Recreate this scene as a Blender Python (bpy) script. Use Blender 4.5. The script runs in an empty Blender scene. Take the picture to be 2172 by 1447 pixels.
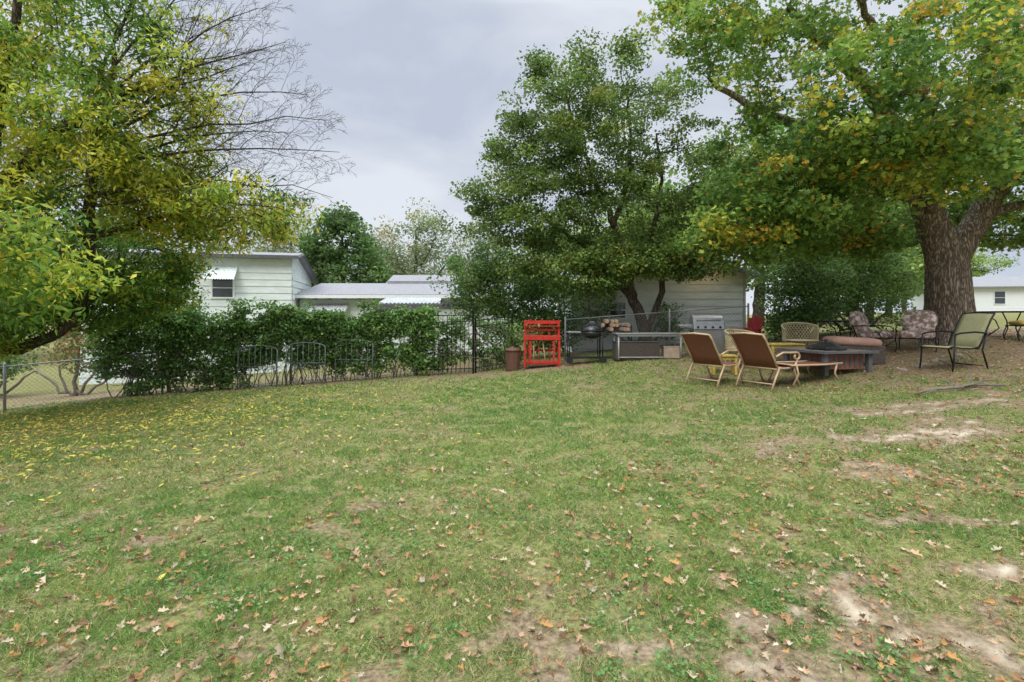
import bpy, math, random
import numpy as np
from mathutils import Vector, Matrix
random.seed(7); RNG=np.random.default_rng(7)
scene=bpy.context.scene; COL=scene.collection
scene.view_settings.view_transform='Standard'; scene.view_settings.look='None'; scene.view_settings.exposure=0

# ------------------------------------------------------------ noise
_lat={}
def vnoise(x,y,scale,seed=0):
    if seed not in _lat: _lat[seed]=np.random.default_rng(seed+100).random((256,256))
    L=_lat[seed]; x=np.asarray(x,float)/scale+1000; y=np.asarray(y,float)/scale+1000
    xi=np.floor(x).astype(int); yi=np.floor(y).astype(int); fx=x-xi; fy=y-yi
    fx=fx*fx*(3-2*fx); fy=fy*fy*(3-2*fy)
    a=L[xi%256,yi%256]; b=L[(xi+1)%256,yi%256]; c=L[xi%256,(yi+1)%256]; d=L[(xi+1)%256,(yi+1)%256]
    return (a*(1-fx)+b*fx)*(1-fy)+(c*(1-fx)+d*fx)*fy
def fbm(x,y,scale,seed=0,o=4):
    s=0;w=0
    for i in range(o):
        s=s+vnoise(x,y,scale/2**i,seed+i)*0.55**i; w+=0.55**i
    return s/w
def sstep(a,b,x):
    t=np.clip((x-a)/(b-a),0,1); return t*t*(3-2*t)

# ------------------------------------------------------------ terrain height
CP=np.array([(0,0,0),(-3,2,0),(3,2,.03),(0,5,0),(-5,5,-.12),(5,5,.22),(0,9,.04),(-11.2,11.2,-.56),(-10,12,-.42),(-8.3,12.4,-.3),
(-6.8,12.6,-.22),(-2.4,13.2,.02),(-1,13.2,.06),(.5,13.5,.2),(2,13.4,.33),(3.5,13.3,.44),(5,13.3,.52),(3.9,10,.21),(4.8,9.7,.22),(6.5,10.5,.44),
(8.1,9.3,.57),(10.26,12,.98),(8.9,11.7,.76),(12.2,12.5,1.02),(13,9,.85),(16,20,1.3),(45,45,1.9),(-9,20,-.6),(-14,18,-.9),(-4,21,-.2),
(4,17,.5),(8,17,.85),(0,30,.3),(-30,30,-.8),(0,80,.9),(60,70,2.2),(-60,60,0),(-20,5,-.9),(22,5,1.0),(0,-10,-.2),(-30,-20,-.6),(30,-20,.6),
(0,200,1),(200,200,2),(-200,200,0),(200,0,1.5),(-200,0,-.5),(0,-200,0),(-8,9,-.25)],float)
def _k(d2): return np.sqrt(d2+4.0)
_n=len(CP); _A=np.zeros((_n+1,_n+1)); _D=((CP[:,None,:2]-CP[None,:,:2])**2).sum(-1)
_A[:_n,:_n]=_k(_D)-np.eye(_n)*0.02; _A[:_n,_n]=1; _A[_n,:_n]=1
_W=np.linalg.solve(_A,np.concatenate([CP[:,2],[0]]))
def gh(x,y):
    x=np.asarray(x,float); y=np.asarray(y,float); r=np.full(np.broadcast(x,y).shape,_W[_n])
    for i in range(_n): r=r+_W[i]*_k((x-CP[i,0])**2+(y-CP[i,1])**2)
    return r+0.05*(fbm(x,y,1.7,3,3)-.5)
def gz(x,y): return float(gh(x,y))

# ------------------------------------------------------------ materials
def nodes(m):
    m.use_nodes=True; nt=m.node_tree; nt.nodes.clear(); return nt,nt.nodes,nt.links
def mat(name,col,rough=.7,metal=0.,var=.25,scale=8.,bump=0.,bscale=40.,stretch=(1,1,1),dark=None,spec=.3):
    m=bpy.data.materials.new(name); nt,N,L=nodes(m)
    out=N.new('ShaderNodeOutputMaterial'); p=N.new('ShaderNodeBsdfPrincipled'); L.new(p.outputs[0],out.inputs[0])
    p.inputs['Roughness'].default_value=rough; p.inputs['Metallic'].default_value=metal; p.inputs['Specular IOR Level'].default_value=spec
    tc=N.new('ShaderNodeTexCoord'); mp=N.new('ShaderNodeMapping'); mp.inputs['Scale'].default_value=stretch; L.new(tc.outputs['Object'],mp.inputs[0])
    nz=N.new('ShaderNodeTexNoise'); nz.inputs['Scale'].default_value=scale; nz.inputs['Detail'].default_value=6; nz.inputs['Roughness'].default_value=.65; L.new(mp.outputs[0],nz.inputs['Vector'])
    cr=N.new('ShaderNodeValToRGB'); L.new(nz.outputs['Fac'],cr.inputs[0])
    d=dark if dark else tuple(c*(1-var) for c in col)
    cr.color_ramp.elements[0].position=.33; cr.color_ramp.elements[0].color=(*d,1)
    cr.color_ramp.elements[1].position=.66; cr.color_ramp.elements[1].color=(*[min(1,c*(1+var*.5)) for c in col],1)
    L.new(cr.outputs[0],p.inputs['Base Color'])
    if bump:
        n2=N.new('ShaderNodeTexNoise'); n2.inputs['Scale'].default_value=bscale; n2.inputs['Detail'].default_value=5; L.new(mp.outputs[0],n2.inputs['Vector'])
        b=N.new('ShaderNodeBump'); b.inputs['Strength'].default_value=bump; b.inputs['Distance'].default_value=.02; L.new(n2.outputs['Fac'],b.inputs['Height']); L.new(b.outputs[0],p.inputs['Normal'])
    return m
def leafmat(name,trans=.45,rough=.5):
    m=bpy.data.materials.new(name); nt,N,L=nodes(m)
    out=N.new('ShaderNodeOutputMaterial'); p=N.new('ShaderNodeBsdfPrincipled'); t=N.new('ShaderNodeBsdfTranslucent'); mx=N.new('ShaderNodeMixShader')
    a=N.new('ShaderNodeAttribute'); a.attribute_name='Col'
    L.new(a.outputs['Color'],p.inputs['Base Color']); L.new(a.outputs['Color'],t.inputs['Color']); p.inputs['Roughness'].default_value=rough; p.inputs['Specular IOR Level'].default_value=.3
    mx.inputs[0].default_value=trans; L.new(p.outputs[0],mx.inputs[1]); L.new(t.outputs[0],mx.inputs[2]); L.new(mx.outputs[0],out.inputs[0]); return m
def weavemat(name,c1,c2,sc=18):
    m=bpy.data.materials.new(name); nt,N,L=nodes(m)
    out=N.new('ShaderNodeOutputMaterial'); p=N.new('ShaderNodeBsdfPrincipled'); L.new(p.outputs[0],out.inputs[0]); p.inputs['Roughness'].default_value=.6
    tc=N.new('ShaderNodeTexCoord'); mp=N.new('ShaderNodeMapping'); mp.inputs['Rotation'].default_value=(math.radians(90),0,0); L.new(tc.outputs['Object'],mp.inputs[0])
    b=N.new('ShaderNodeTexBrick'); b.inputs['Scale'].default_value=sc; b.inputs['Color1'].default_value=(*c1,1); b.inputs['Color2'].default_value=(*c2,1); b.inputs['Mortar'].default_value=(.01,.008,.006,1)
    b.inputs['Mortar Size'].default_value=.04; L.new(mp.outputs[0],b.inputs['Vector']); L.new(b.outputs['Color'],p.inputs['Base Color'])
    bp=N.new('ShaderNodeBump'); bp.inputs['Strength'].default_value=.6; bp.inputs['Distance'].default_value=.01; bp.invert=True; L.new(b.outputs['Fac'],bp.inputs['Height']); L.new(bp.outputs[0],p.inputs['Normal']); return m
def barkmat(name,c1,c2,sc=6):
    m=bpy.data.materials.new(name); nt,N,L=nodes(m)
    out=N.new('ShaderNodeOutputMaterial'); p=N.new('ShaderNodeBsdfPrincipled'); L.new(p.outputs[0],out.inputs[0]); p.inputs['Roughness'].default_value=.9; p.inputs['Specular IOR Level'].default_value=.1
    tc=N.new('ShaderNodeTexCoord'); mp=N.new('ShaderNodeMapping'); mp.inputs['Scale'].default_value=(1,1,.22); L.new(tc.outputs['Object'],mp.inputs[0])
    v=N.new('ShaderNodeTexVoronoi'); v.feature='DISTANCE_TO_EDGE'; v.inputs['Scale'].default_value=sc*2.2
    nz=N.new('ShaderNodeTexNoise'); nz.inputs['Scale'].default_value=sc; nz.inputs['Detail'].default_value=8; L.new(mp.outputs[0],nz.inputs['Vector'])
    mxv=N.new('ShaderNodeVectorMath'); mxv.operation='MULTIPLY_ADD'; L.new(nz.outputs['Color'],mxv.inputs[0]); mxv.inputs[1].default_value=(.25,.25,.25); L.new(mp.outputs[0],mxv.inputs[2]); L.new(mxv.outputs[0],v.inputs['Vector'])
    mt=N.new('ShaderNodeMath'); mt.operation='MULTIPLY'; L.new(v.outputs['Distance'],mt.inputs[0]); mt.inputs[1].default_value=2.2
    ad=N.new('ShaderNodeMath'); ad.operation='MULTIPLY'; L.new(mt.outputs[0],ad.inputs[0]); L.new(nz.outputs['Fac'],ad.inputs[1])
    cr=N.new('ShaderNodeValToRGB'); L.new(ad.outputs[0],cr.inputs[0]); cr.color_ramp.elements[0].color=(*c1,1); cr.color_ramp.elements[1].color=(*c2,1); cr.color_ramp.elements[1].position=.38
    L.new(cr.outputs[0],p.inputs['Base Color'])
    b=N.new('ShaderNodeBump'); b.inputs['Strength'].default_value=.9; b.inputs['Distance'].default_value=.04; L.new(ad.outputs[0],b.inputs['Height']); L.new(b.outputs[0],p.inputs['Normal']); return m

M={}
M['leaf']=leafmat('leaf_green'); M['grass']=leafmat('grass_blade',.3,.6); M['litter']=leafmat('dry_leaf',.15,.8)
M['bark']=barkmat('oak_bark',(.085,.062,.048),(.46,.37,.29),8); M['bark2']=barkmat('dark_bark',(.04,.032,.024),(.17,.14,.11),9)
M['siding']=mat('painted_siding',(.68,.74,.71),.7,var=.14,scale=1.6,bump=.1,stretch=(1,1,3)); M['siding2']=mat('grey_siding',(.70,.75,.77),.7,var=.14,scale=2,stretch=(1,1,3))
M['shingle']=mat('roof_shingle',(.27,.27,.28),.9,var=.3,scale=14,bump=.5,bscale=60); M['fascia']=mat('dark_fascia',(.11,.11,.115),.7)
M['white']=mat('white_paint',(.78,.80,.80),.5,var=.08); M['metalroof']=mat('weathered_awning',(.46,.47,.48),.6,var=.25,scale=3); M['glass']=mat('window_glass',(.05,.06,.07),.08,var=.1,spec=.6)
M['galv']=mat('galvanised_steel',(.26,.27,.28),.5,.4,var=.2); M['iron']=mat('black_iron',(.018,.018,.02),.45,.3); M['red']=mat('red_paint',(.50,.035,.022),.5,var=.3)
M['cream']=mat('cream_metal',(.52,.37,.23),.4,.1,var=.15); M['brownsling']=mat('brown_sling',(.21,.085,.055),.85,var=.2,scale=30,bump=.2,bscale=200)
M['olive']=mat('olive_sling',(.33,.32,.18),.8,var=.12,scale=20,bump=.2,bscale=200); M['stainless']=mat('stainless_steel',(.42,.42,.41),.36,.8,var=.15)
M['grillblack']=mat('grill_enamel',(.02,.02,.022),.25,var=.1,spec=.5); M['bin']=mat('brown_plastic',(.13,.065,.045),.5,var=.15); M['wick']=weavemat('dark_wicker',(.17,.13,.105),(.09,.07,.06))
M['cush']=mat('brown_cushion',(.38,.23,.18),.9,var=.2,scale=5,bump=.2); M['floral']=mat('floral_fabric',(.70,.60,.55),.9,scale=10,dark=(.22,.20,.15),bump=.1)
M['yellow']=mat('yellow_paint',(.55,.41,.10),.5,var=.3); M['tan']=mat('tan_lattice_metal',(.52,.44,.27),.5,var=.15); M['slate']=mat('slate_tile',(.20,.18,.16),.5,var=.4,scale=5,bump=.2)
M['rust']=mat('rust_panel',(.24,.10,.07),.7,var=.3); M['wood']=mat('cut_wood',(.36,.24,.15),.85,var=.35,scale=10,bump=.4); M['stone']=mat('field_stone',(.30,.25,.20),.9,var=.3,scale=6,bump=.6,bscale=14)
M['card']=mat('tan_plastic',(.42,.32,.24),.8); M['mattop']=mat('aged_table_top',(.30,.29,.27),.5,.2,var=.25); M['twig']=mat('twig_bark',(.20,.165,.135),.9,var=.3,bump=.3)
M['redcush']=mat('dark_red_wood',(.34,.035,.035),.6); M['palewood']=mat('pale_wood',(.60,.47,.25),.7)
for n in M['floral'].node_tree.nodes:
    if n.type=='VALTORGB':
        n.color_ramp.elements[0].position=.42; n.color_ramp.elements[1].position=.58; e=n.color_ramp.elements.new(.5); e.color=(.44,.27,.24,1)

# ------------------------------------------------------------ mesh helpers
class G:
    def __init__(s): s.v=[]; s.f=[]
    def box(s,c,size,R=None):
        o=len(s.v); hx,hy,hz=[q/2 for q in size]; c=Vector(c)
        for a in (-1,1):
            for b in (-1,1):
                for d in (-1,1):
                    p=Vector((a*hx,b*hy,d*hz)); 
                    if R is not None: p=R@p
                    s.v.append(tuple(c+p))
        for q in ((0,1,3,2),(4,6,7,5),(0,4,5,1),(2,3,7,6),(0,2,6,4),(1,5,7,3)): s.f.append(tuple(o+i for i in q))
        return s
    def tube(s,pts,r,n=8,closed=False,caps=True,ridge=None):
        pts=[Vector(p) for p in pts]; m=len(pts); rs=list(r) if hasattr(r,'__len__') else [r]*m
        o=len(s.v); up=None
        for i,p in enumerate(pts):
            if closed: t=pts[(i+1)%m]-pts[i-1]
            else: t=pts[min(i+1,m-1)]-pts[max(i-1,0)]
            if t.length<1e-9: t=Vector((0,0,1))
            t.normalize()
            if up is None:
                a=Vector((0,0,1)) if abs(t.z)<.9 else Vector((1,0,0)); up=t.cross(a).normalized()
            up=(up-t*up.dot(t)); up=up.normalized() if up.length>1e-6 else t.orthogonal().normalized()
            w=t.cross(up)
            for k in range(n):
                an=2*math.pi*k/n; rr=rs[i]*(1 if ridge is None else ridge(i,k))
                s.v.append(tuple(p+(up*math.cos(an)+w*math.sin(an))*rr))
        for i in range(m if closed else m-1):
            a=o+i*n; b=o+((i+1)%m)*n
            for k in range(n): s.f.append((a+k,a+(k+1)%n,b+(k+1)%n,b+k))
        if caps and not closed:
            s.f.append(tuple(o+k for k in reversed(range(n)))); s.f.append(tuple(o+(m-1)*n+k for k in range(n)))
        return s
    def lathe(s,prof,c=(0,0,0),n=24,sx=1,sy=1):
        o=len(s.v)
        for r,z in prof:
            for k in range(n):
                a=2*math.pi*k/n; s.v.append((c[0]+r*sx*math.cos(a),c[1]+r*sy*math.sin(a),c[2]+z))
        for i in range(len(prof)-1):
            for k in range(n): s.f.append((o+i*n+k,o+i*n+(k+1)%n,o+(i+1)*n+(k+1)%n,o+(i+1)*n+k))
        s.f.append(tuple(o+k for k in reversed(range(n)))); s.f.append(tuple(o+(len(prof)-1)*n+k for k in range(n)))
        return s
    def sheet(s,rows):
        o=len(s.v); m=len(rows[0])
        for r in rows: s.v+= [tuple(p) for p in r]
        for i in range(len(rows)-1):
            for j in range(m-1): s.f.append((o+i*m+j,o+i*m+j+1,o+(i+1)*m+j+1,o+(i+1)*m+j))
        return s
    def cushion(s,c,size,R=None,e=.35,n=20,mm=10,wob=.02):
        rows=[]; c=Vector(c)
        def sp(t): return math.copysign(abs(t)**e,t)
        for i in range(mm+1):
            ph=-math.pi/2+math.pi*i/mm; row=[]
            for k in range(n+1):
                th=2*math.pi*k/n
                p=Vector((size[0]/2*sp(math.cos(ph))*sp(math.cos(th)),size[1]/2*sp(math.cos(ph))*sp(math.sin(th)),size[2]/2*math.copysign(abs(math.sin(ph))**.8,math.sin(ph))))
                p*=1+wob*math.sin(p.x*17+p.y*13)
                if R is not None: p=R@p
                row.append(c+p)
            rows.append(row)
        return s.sheet(rows)
def link(o,parent=None):
    COL.objects.link(o)
    if parent is not None: o.parent=parent
    return o
def part(name,g,m,parent=None,smooth=False,bevel=0,solid=0):
    me=bpy.data.meshes.new(name); me.from_pydata(g.v,[],g.f); me.update()
    if smooth: me.polygons.foreach_set('use_smooth',[True]*len(me.polygons))
    me.materials.append(m); o=bpy.data.objects.new(name,me); link(o,parent)
    if solid: md=o.modifiers.new('s','SOLIDIFY'); md.thickness=solid; md.offset=0
    if bevel: md=o.modifiers.new('b','BEVEL'); md.width=bevel; md.segments=2; md.limit_method='ANGLE'
    return o
def thing(name,label,cat,loc,rz=0,group=None):
    e=bpy.data.objects.new(name,None); e.empty_display_size=.3; e.location=loc; e.rotation_euler=(0,0,math.radians(rz)); COL.objects.link(e)
    e['label']=label; e['category']=cat
    if group: e['group']=group
    return e
def RX(d): return Matrix.Rotation(math.radians(d),3,'X')
def RY(d): return Matrix.Rotation(math.radians(d),3,'Y')
def copy_thing(t,loc,rz,scale=1,**props):
    c=t.copy(); COL.objects.link(c); c.location=loc; c.rotation_euler=(0,0,math.radians(rz)); c.scale=(scale,)*3
    for k,v in props.items(): c[k]=v
    for ch in t.children:
        d=ch.copy(); d.parent=c; COL.objects.link(d)
    return c
def fastmesh(name,V,loops,starts,cols,m,smooth=False):
    me=bpy.data.meshes.new(name); me.vertices.add(len(V)); me.vertices.foreach_set('co',V.astype(np.float32).ravel())
    me.loops.add(len(loops)); me.loops.foreach_set('vertex_index',loops.astype(np.int32)); me.polygons.add(len(starts)); me.polygons.foreach_set('loop_start',starts.astype(np.int32))
    me.update(calc_edges=True)
    if smooth: me.polygons.foreach_set('use_smooth',np.ones(len(starts),bool))
    ca=me.color_attributes.new('Col','FLOAT_COLOR','POINT'); c4=np.ones((len(V),4),np.float32); c4[:,:3]=cols; ca.data.foreach_set('color',c4.ravel())
    me.materials.append(m); return bpy.data.objects.new(name,me)
def scatter(name,P,Dir,Nrm,size,width,cols,tmpl,faces,m):
    n=len(P); k=len(tmpl); Dir=Dir/np.linalg.norm(Dir,axis=1,keepdims=True)
    Nrm=Nrm-(Nrm*Dir).sum(1,keepdims=True)*Dir; Nrm=Nrm/(np.linalg.norm(Nrm,axis=1,keepdims=True)+1e-9); S=np.cross(Dir,Nrm)
    T=np.asarray(tmpl,float)
    V=P[:,None,:]+size[:,None,None]*(T[None,:,0:1]*S[:,None,:]*width[:,None,None]+T[None,:,1:2]*Dir[:,None,:]+T[None,:,2:3]*Nrm[:,None,:])
    V=V.reshape(-1,3); base=(np.arange(n)*k)[:,None]
    fl=np.concatenate([np.array(f) for f in faces]); loops=(base+fl[None,:]).ravel()
    ln=np.array([len(f) for f in faces]); st=np.concatenate([[0],np.cumsum(ln)[:-1]]); starts=((np.arange(n)*ln.sum())[:,None]+st[None,:]).ravel()
    return fastmesh(name,V,loops,starts,np.repeat(cols,k,axis=0),m)
T_LANCE=[(0,0,0),(.5,.4,.08),(0,1,0),(-.5,.4,.08)]; F_LANCE=[(0,1,2),(0,2,3)]
T_OV=[(0,0,0),(.42,.22,.06),(.5,.55,.08),(0,1,-.05),(-.5,.55,.08),(-.42,.22,.06)]; F_OV=[(0,1,2,3),(0,3,4,5)]
T_OAK=[(0,0,0),(.22,.18,.05),(.12,.34,.02),(.62,.52,.1),(.24,.62,.03),(.38,.86,.06),(0,1,-.04),(-.38,.86,.06),(-.24,.62,.03),(-.62,.52,.1),(-.12,.34,.02),(-.22,.18,.05)]
F_OAK=[(0,1,2,3,4,5,6),(0,6,7,8,9,10,11)]
LEAF={'lance':(T_LANCE,F_LANCE),'ov':(T_OV,F_OV),'oak':(T_OAK,F_OAK)}

# ------------------------------------------------------------ trees
def grow(roots,attr,step=.4,rtip=.006,exp=.5,bend=.12,up=.0):
    P=[];par=[];rmin=[]
    for pl in roots:
        pts=[np.array(p[:3],float) for p in pl]; rr=[p[3] for p in pl]
        if P:
            d=np.linalg.norm(np.array(P)-pts[0],axis=1); last=int(d.argmin())
        else: last=-1; P.append(pts[0]); par.append(-1); rmin.append(rr[0]); last=0
        first=len(P)==1
        if not first: pts=[P[last]]+pts; rr=[rr[0]]+rr
        for i in range(len(pts)-1):
            a,b=pts[i],pts[i+1]; L=np.linalg.norm(b-a); k=max(1,int(math.ceil(L/.3)))
            for j in range(1,k+1):
                t=j/k; q=a+(b-a)*t+(RNG.normal(0,.025,3) if rr[i]<.3 else 0)
                P.append(q); par.append(last); rmin.append(rr[i]+(rr[i+1]-rr[i])*t); last=len(P)-1
    A=np.array(attr); R0=np.array(P)[3:] if len(P)>6 else np.array(P)
    dd=np.array([np.linalg.norm(R0-a,axis=1).min() for a in A]); A=A[np.argsort(dd)]
    buf=np.zeros((len(P)+len(A)*12,3)); n=len(P); buf[:n]=P; lowz=buf[0,2]+.5
    tips=[]
    for a in A:
        d=buf[:n]-a; L=np.linalg.norm(d,axis=1); cost=L+.35*np.maximum(0,d[:,2])+ (buf[:n,2]<lowz)*2
        i=int(cost.argmin()); L=L[i]; k=min(10,max(1,int(math.ceil(L/step)))); b=RNG.normal(0,bend,3)*L; b[2]+=up*L; last=i; s=buf[i].copy()
        for j in range(1,k+1):
            t=j/k; q=s+(a-s)*t+b*math.sin(math.pi*t)
            if n>=len(buf): break
            buf[n]=q; par.append(last); rmin.append(0); last=n; n+=1
        tips.append(last)
    cnt=np.zeros(n)
    for t in tips: cnt[t]+=1
    for i in range(n-1,0,-1): cnt[par[i]]+=cnt[i]
    r=np.maximum(rtip*np.maximum(cnt,.6)**exp,np.array(rmin))
    ch=[[] for _ in range(n)]
    for i in range(1,n): ch[par[i]].append(i)
    g=G(); stack=[(0,None)]
    while stack:
        st,pa=stack.pop(); chain=([pa] if pa is not None else [])+[st]; cur=st
        while ch[cur]:
            c=sorted(ch[cur],key=lambda q:-r[q]); 
            for o in c[1:]: stack.append((o,cur))
            cur=c[0]; chain.append(cur)
        rs=[r[q] for q in chain]
        if pa is not None: rs[0]=min(rs[0],rs[1]*1.15)
        for q in range(1,len(rs)): rs[q]=min(rs[q],rs[q-1])
        big=rs[0]; ns=28 if big>.25 else 12 if big>.09 else 6 if big>.03 else 4 if big>.012 else 3
        rd=None
        if big>.15:
            rd=lambda i,k:1+.04*math.sin(k*3.1+i*.35)+.03*math.sin(k*5.7-i*.5)
        g.tube([tuple(buf[q]) for q in chain],rs,ns,caps=len(rs)<60,ridge=rd)
    return g
def fan(g,p,q,r,lev):
    p=np.array(p,float); q=np.array(q,float); d=q-p; L=np.linalg.norm(d)
    if L<.05: return
    lift=np.array([0,0,.06*L]); k=6 if lev>1 else 3; wob=RNG.normal(0,.012*L,(k+1,3)); wob[0]=0
    pts=[p+d*(i/k)+lift*math.sin(math.pi*i/k)*(1 if lev>1 else .4)+wob[i] for i in range(k+1)]
    g.tube([tuple(x) for x in pts],[max(.0026,r*(1-.85*i/k)) for i in range(k+1)],6 if r>.02 else 3,caps=False)
    if lev==0: return
    n={3:11,2:7,1:5}[lev]; dn=d/L
    for i in range(n):
        t=.22+.76*(i+RNG.random()*.7)/n; s=p+d*t+lift*math.sin(math.pi*t); sg=1 if i%2 else -1
        ax=np.cross(dn,np.array([RNG.normal(0,.5),1,RNG.normal(0,.5)])); ax/=np.linalg.norm(ax)+1e-9
        a=math.radians(RNG.uniform(22,48)); nd=dn*math.cos(a)+ax*sg*math.sin(a); nd[2]+=.08; l=L*(.42-.24*t)*RNG.uniform(.75,1.25)
        fan(g,s,s+nd*l,r*(1-.8*t)*.55,lev-1)
def ell(c,r,n,bias=2.2):
    d=RNG.normal(size=(n,3)); d/=np.linalg.norm(d,axis=1,keepdims=True); return np.array(c)+d*np.array(r)*(RNG.random((n,1))**(1/bias))
def leafcloud(name,cl,kind,sigma,per,size,width,palfn,droop=.4,upn=.6,parent=None,m=None,flat=.65):
    C=np.repeat(cl,per,axis=0); n=len(C); cid=np.repeat(np.arange(len(cl)),per)
    sg=np.repeat(sigma*RNG.uniform(.6,1.3,len(cl)),per)
    off=RNG.normal(size=(n,3)); ln=np.linalg.norm(off,axis=1,keepdims=True); off*=np.minimum(1,1.9/ln)
    P=C+off*sg[:,None]*np.array([1,1,flat])
    D=RNG.normal(size=(n,3)); D[:,2]=D[:,2]*.6-droop; Nn=RNG.normal(size=(n,3))*.7; Nn[:,2]+=upn
    s=size*RNG.uniform(.6,1.25,n); w=np.full(n,width)*RNG.uniform(.8,1.2,n)
    cols=palfn(P,cid,len(cl)); t,f=LEAF[kind]
    o=scatter(name,P,D,Nn,s,w,cols,t,f,m or M['leaf']); link(o,parent); return o
def pal(pals,stay=.65,jit=.3,wf=None):
    C=np.array([p[0] for p in pals]); W=np.array([p[1] for p in pals],float); 
    def f(P,cid,nc):
        W0=W/W.sum(); base=RNG.choice(len(C),nc,p=W0); H=len(C)//2
        if wf is not None:
            cen=np.zeros((nc,3)); np.add.at(cen,cid,P); cen/=np.bincount(cid,minlength=nc)[:,None]; pr=wf(cen)
            warm=RNG.random(nc)<pr; wi=RNG.choice(np.arange(H,len(C)),nc,p=W[H:]/W[H:].sum()); base=np.where(warm,wi,RNG.integers(0,H,nc))
            idx=base[cid]; sw=RNG.random(len(P))>stay; pw=RNG.random(len(P))<pr[cid]
            alt=np.where(pw,RNG.choice(np.arange(H,len(C)),len(P),p=W[H:]/W[H:].sum()),RNG.integers(0,H,len(P))); idx=np.where(sw,alt,idx)
        else:
            idx=base[cid]; sw=RNG.random(len(P))>stay; idx=np.where(sw,RNG.choice(len(C),len(P),p=W0),idx)
        return C[idx]*RNG.uniform(1-jit,1+jit,(len(P),1))*(RNG.uniform(.75,1.25,nc)[cid])[:,None]
    return f

def left_tree():
    t=thing('shade_tree','spreading tree with yellow and green narrow leaves and bare twigs','tree',(0,0,0))
    base=gz(-11,9.5)-.1
    roots=[[(-11,9.5,base,.42),(-10.8,9.5,.8,.36),(-10.3,9.4,2.2,.28),(-9.6,9.2,3.3,.19),(-8.6,9,4.2,.15),(-7.3,9,5.3,.10),(-6.4,9.3,6.0,.06)],
      [(-10.3,9.5,.95,.11),(-9.2,9.6,.95,.10),(-8.4,9.6,1.25,.09),(-7.8,9.5,2.1,.09),(-7.6,9.2,3.4,.10),(-7.3,9,4.6,.08),(-6.8,8.8,6,.04)],
      [(-7.6,9.3,3.0,.07),(-6.6,9.8,3.5,.06),(-5.4,10,3.9,.04)],
      [(-9.2,9,3.9,.11),(-8.6,8.6,5.4,.09),(-8.0,8.4,7,.05)],
      [(-9.6,9,3.0,.06),(-7.6,7.4,3.0,.04),(-6,6.2,2.7,.02)]]
    E=[((-7.75,9,4.9),(2.4,2.0,1.7),150),((-8.3,8.6,3.1),(1.8,1.9,1.2),90),((-5.9,10,3.6),(1.9,1.5,.75),105),((-8.6,9,7.1),(2.3,2.0,1.5),82),((-8.6,10.2,2.1),(1.9,1.3,.8),140),((-5.45,5.5,2.2),(.75,.9,.45),22),((-6.4,9.1,5.3),(1.4,1.3,1.3),46),((-11,8.5,6),(2,2,2.5),34),((-9.9,9.0,1.6),(1.4,1.2,.8),90),((-7.2,7.0,1.9),(.9,.9,.5),28),((-7.4,10.7,2.5),(.8,.7,.7),34),((-6.5,9.0,7.0),(1.1,1.2,1.0),20),((-8.9,8.4,2.2),(1.2,1,.7),46),((-7.0,9.6,4.3),(1.5,1.1,.7),40)]
    cl=[ell(c,r,n) for c,r,n in E]
    g=grow(roots,np.concatenate(cl),.3,.0048,.5,.09,.06)
    st=lambda z:(-7.35,9.05,min(5.6,max(3.5,z)))
    for q,s in (((-3.4,9.7,3.8),3.7),((-3.2,9.5,4.5),4.1),((-3.4,9.3,5.1),4.4),((-3.8,9.6,5.8),4.7),((-4.2,9.3,6.5),5.0),((-4.7,9.4,7.2),5.2),((-5.4,9.2,7.8),5.4),((-4.3,9.9,5.1),4.2),((-4.6,9.0,6.0),4.8),((-6.3,9.2,8.2),5.6),((-5.2,9.9,6.7),5.0),((-4.0,10.1,3.5),3.5)):
        fan(g,st(s),q,.03,3)
    part('trunk',g,M['bark2'],t,True)
    L=np.concatenate(cl)
    P2=[((.09,.185,.03),3),((.15,.28,.045),3),((.23,.36,.05),2),((.36,.43,.055),4),((.58,.55,.06),3),((.54,.46,.06),1)]
    def wf(c): 
        b=sstep(2.5,3.8,c[:,2])*.48+.04; b=b+ .34*np.exp(-((c[:,0]+5.9)**2+(c[:,2]-3.8)**2/1.0)/1.7); b=b-.32*sstep(5.3,7.0,c[:,2]); b=np.where(c[:,1]<6.6,.4,b)
        return np.clip(b+ (fbm(c[:,0]*1.3,c[:,2]*1.3,1.5,21)-.5)*1.7,0.03,.95)
    leafcloud('crown',L,'lance',.205,100,.122,.33,pal(P2,.65,.3,wf),.7,.5,t)
left_tree()

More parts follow.
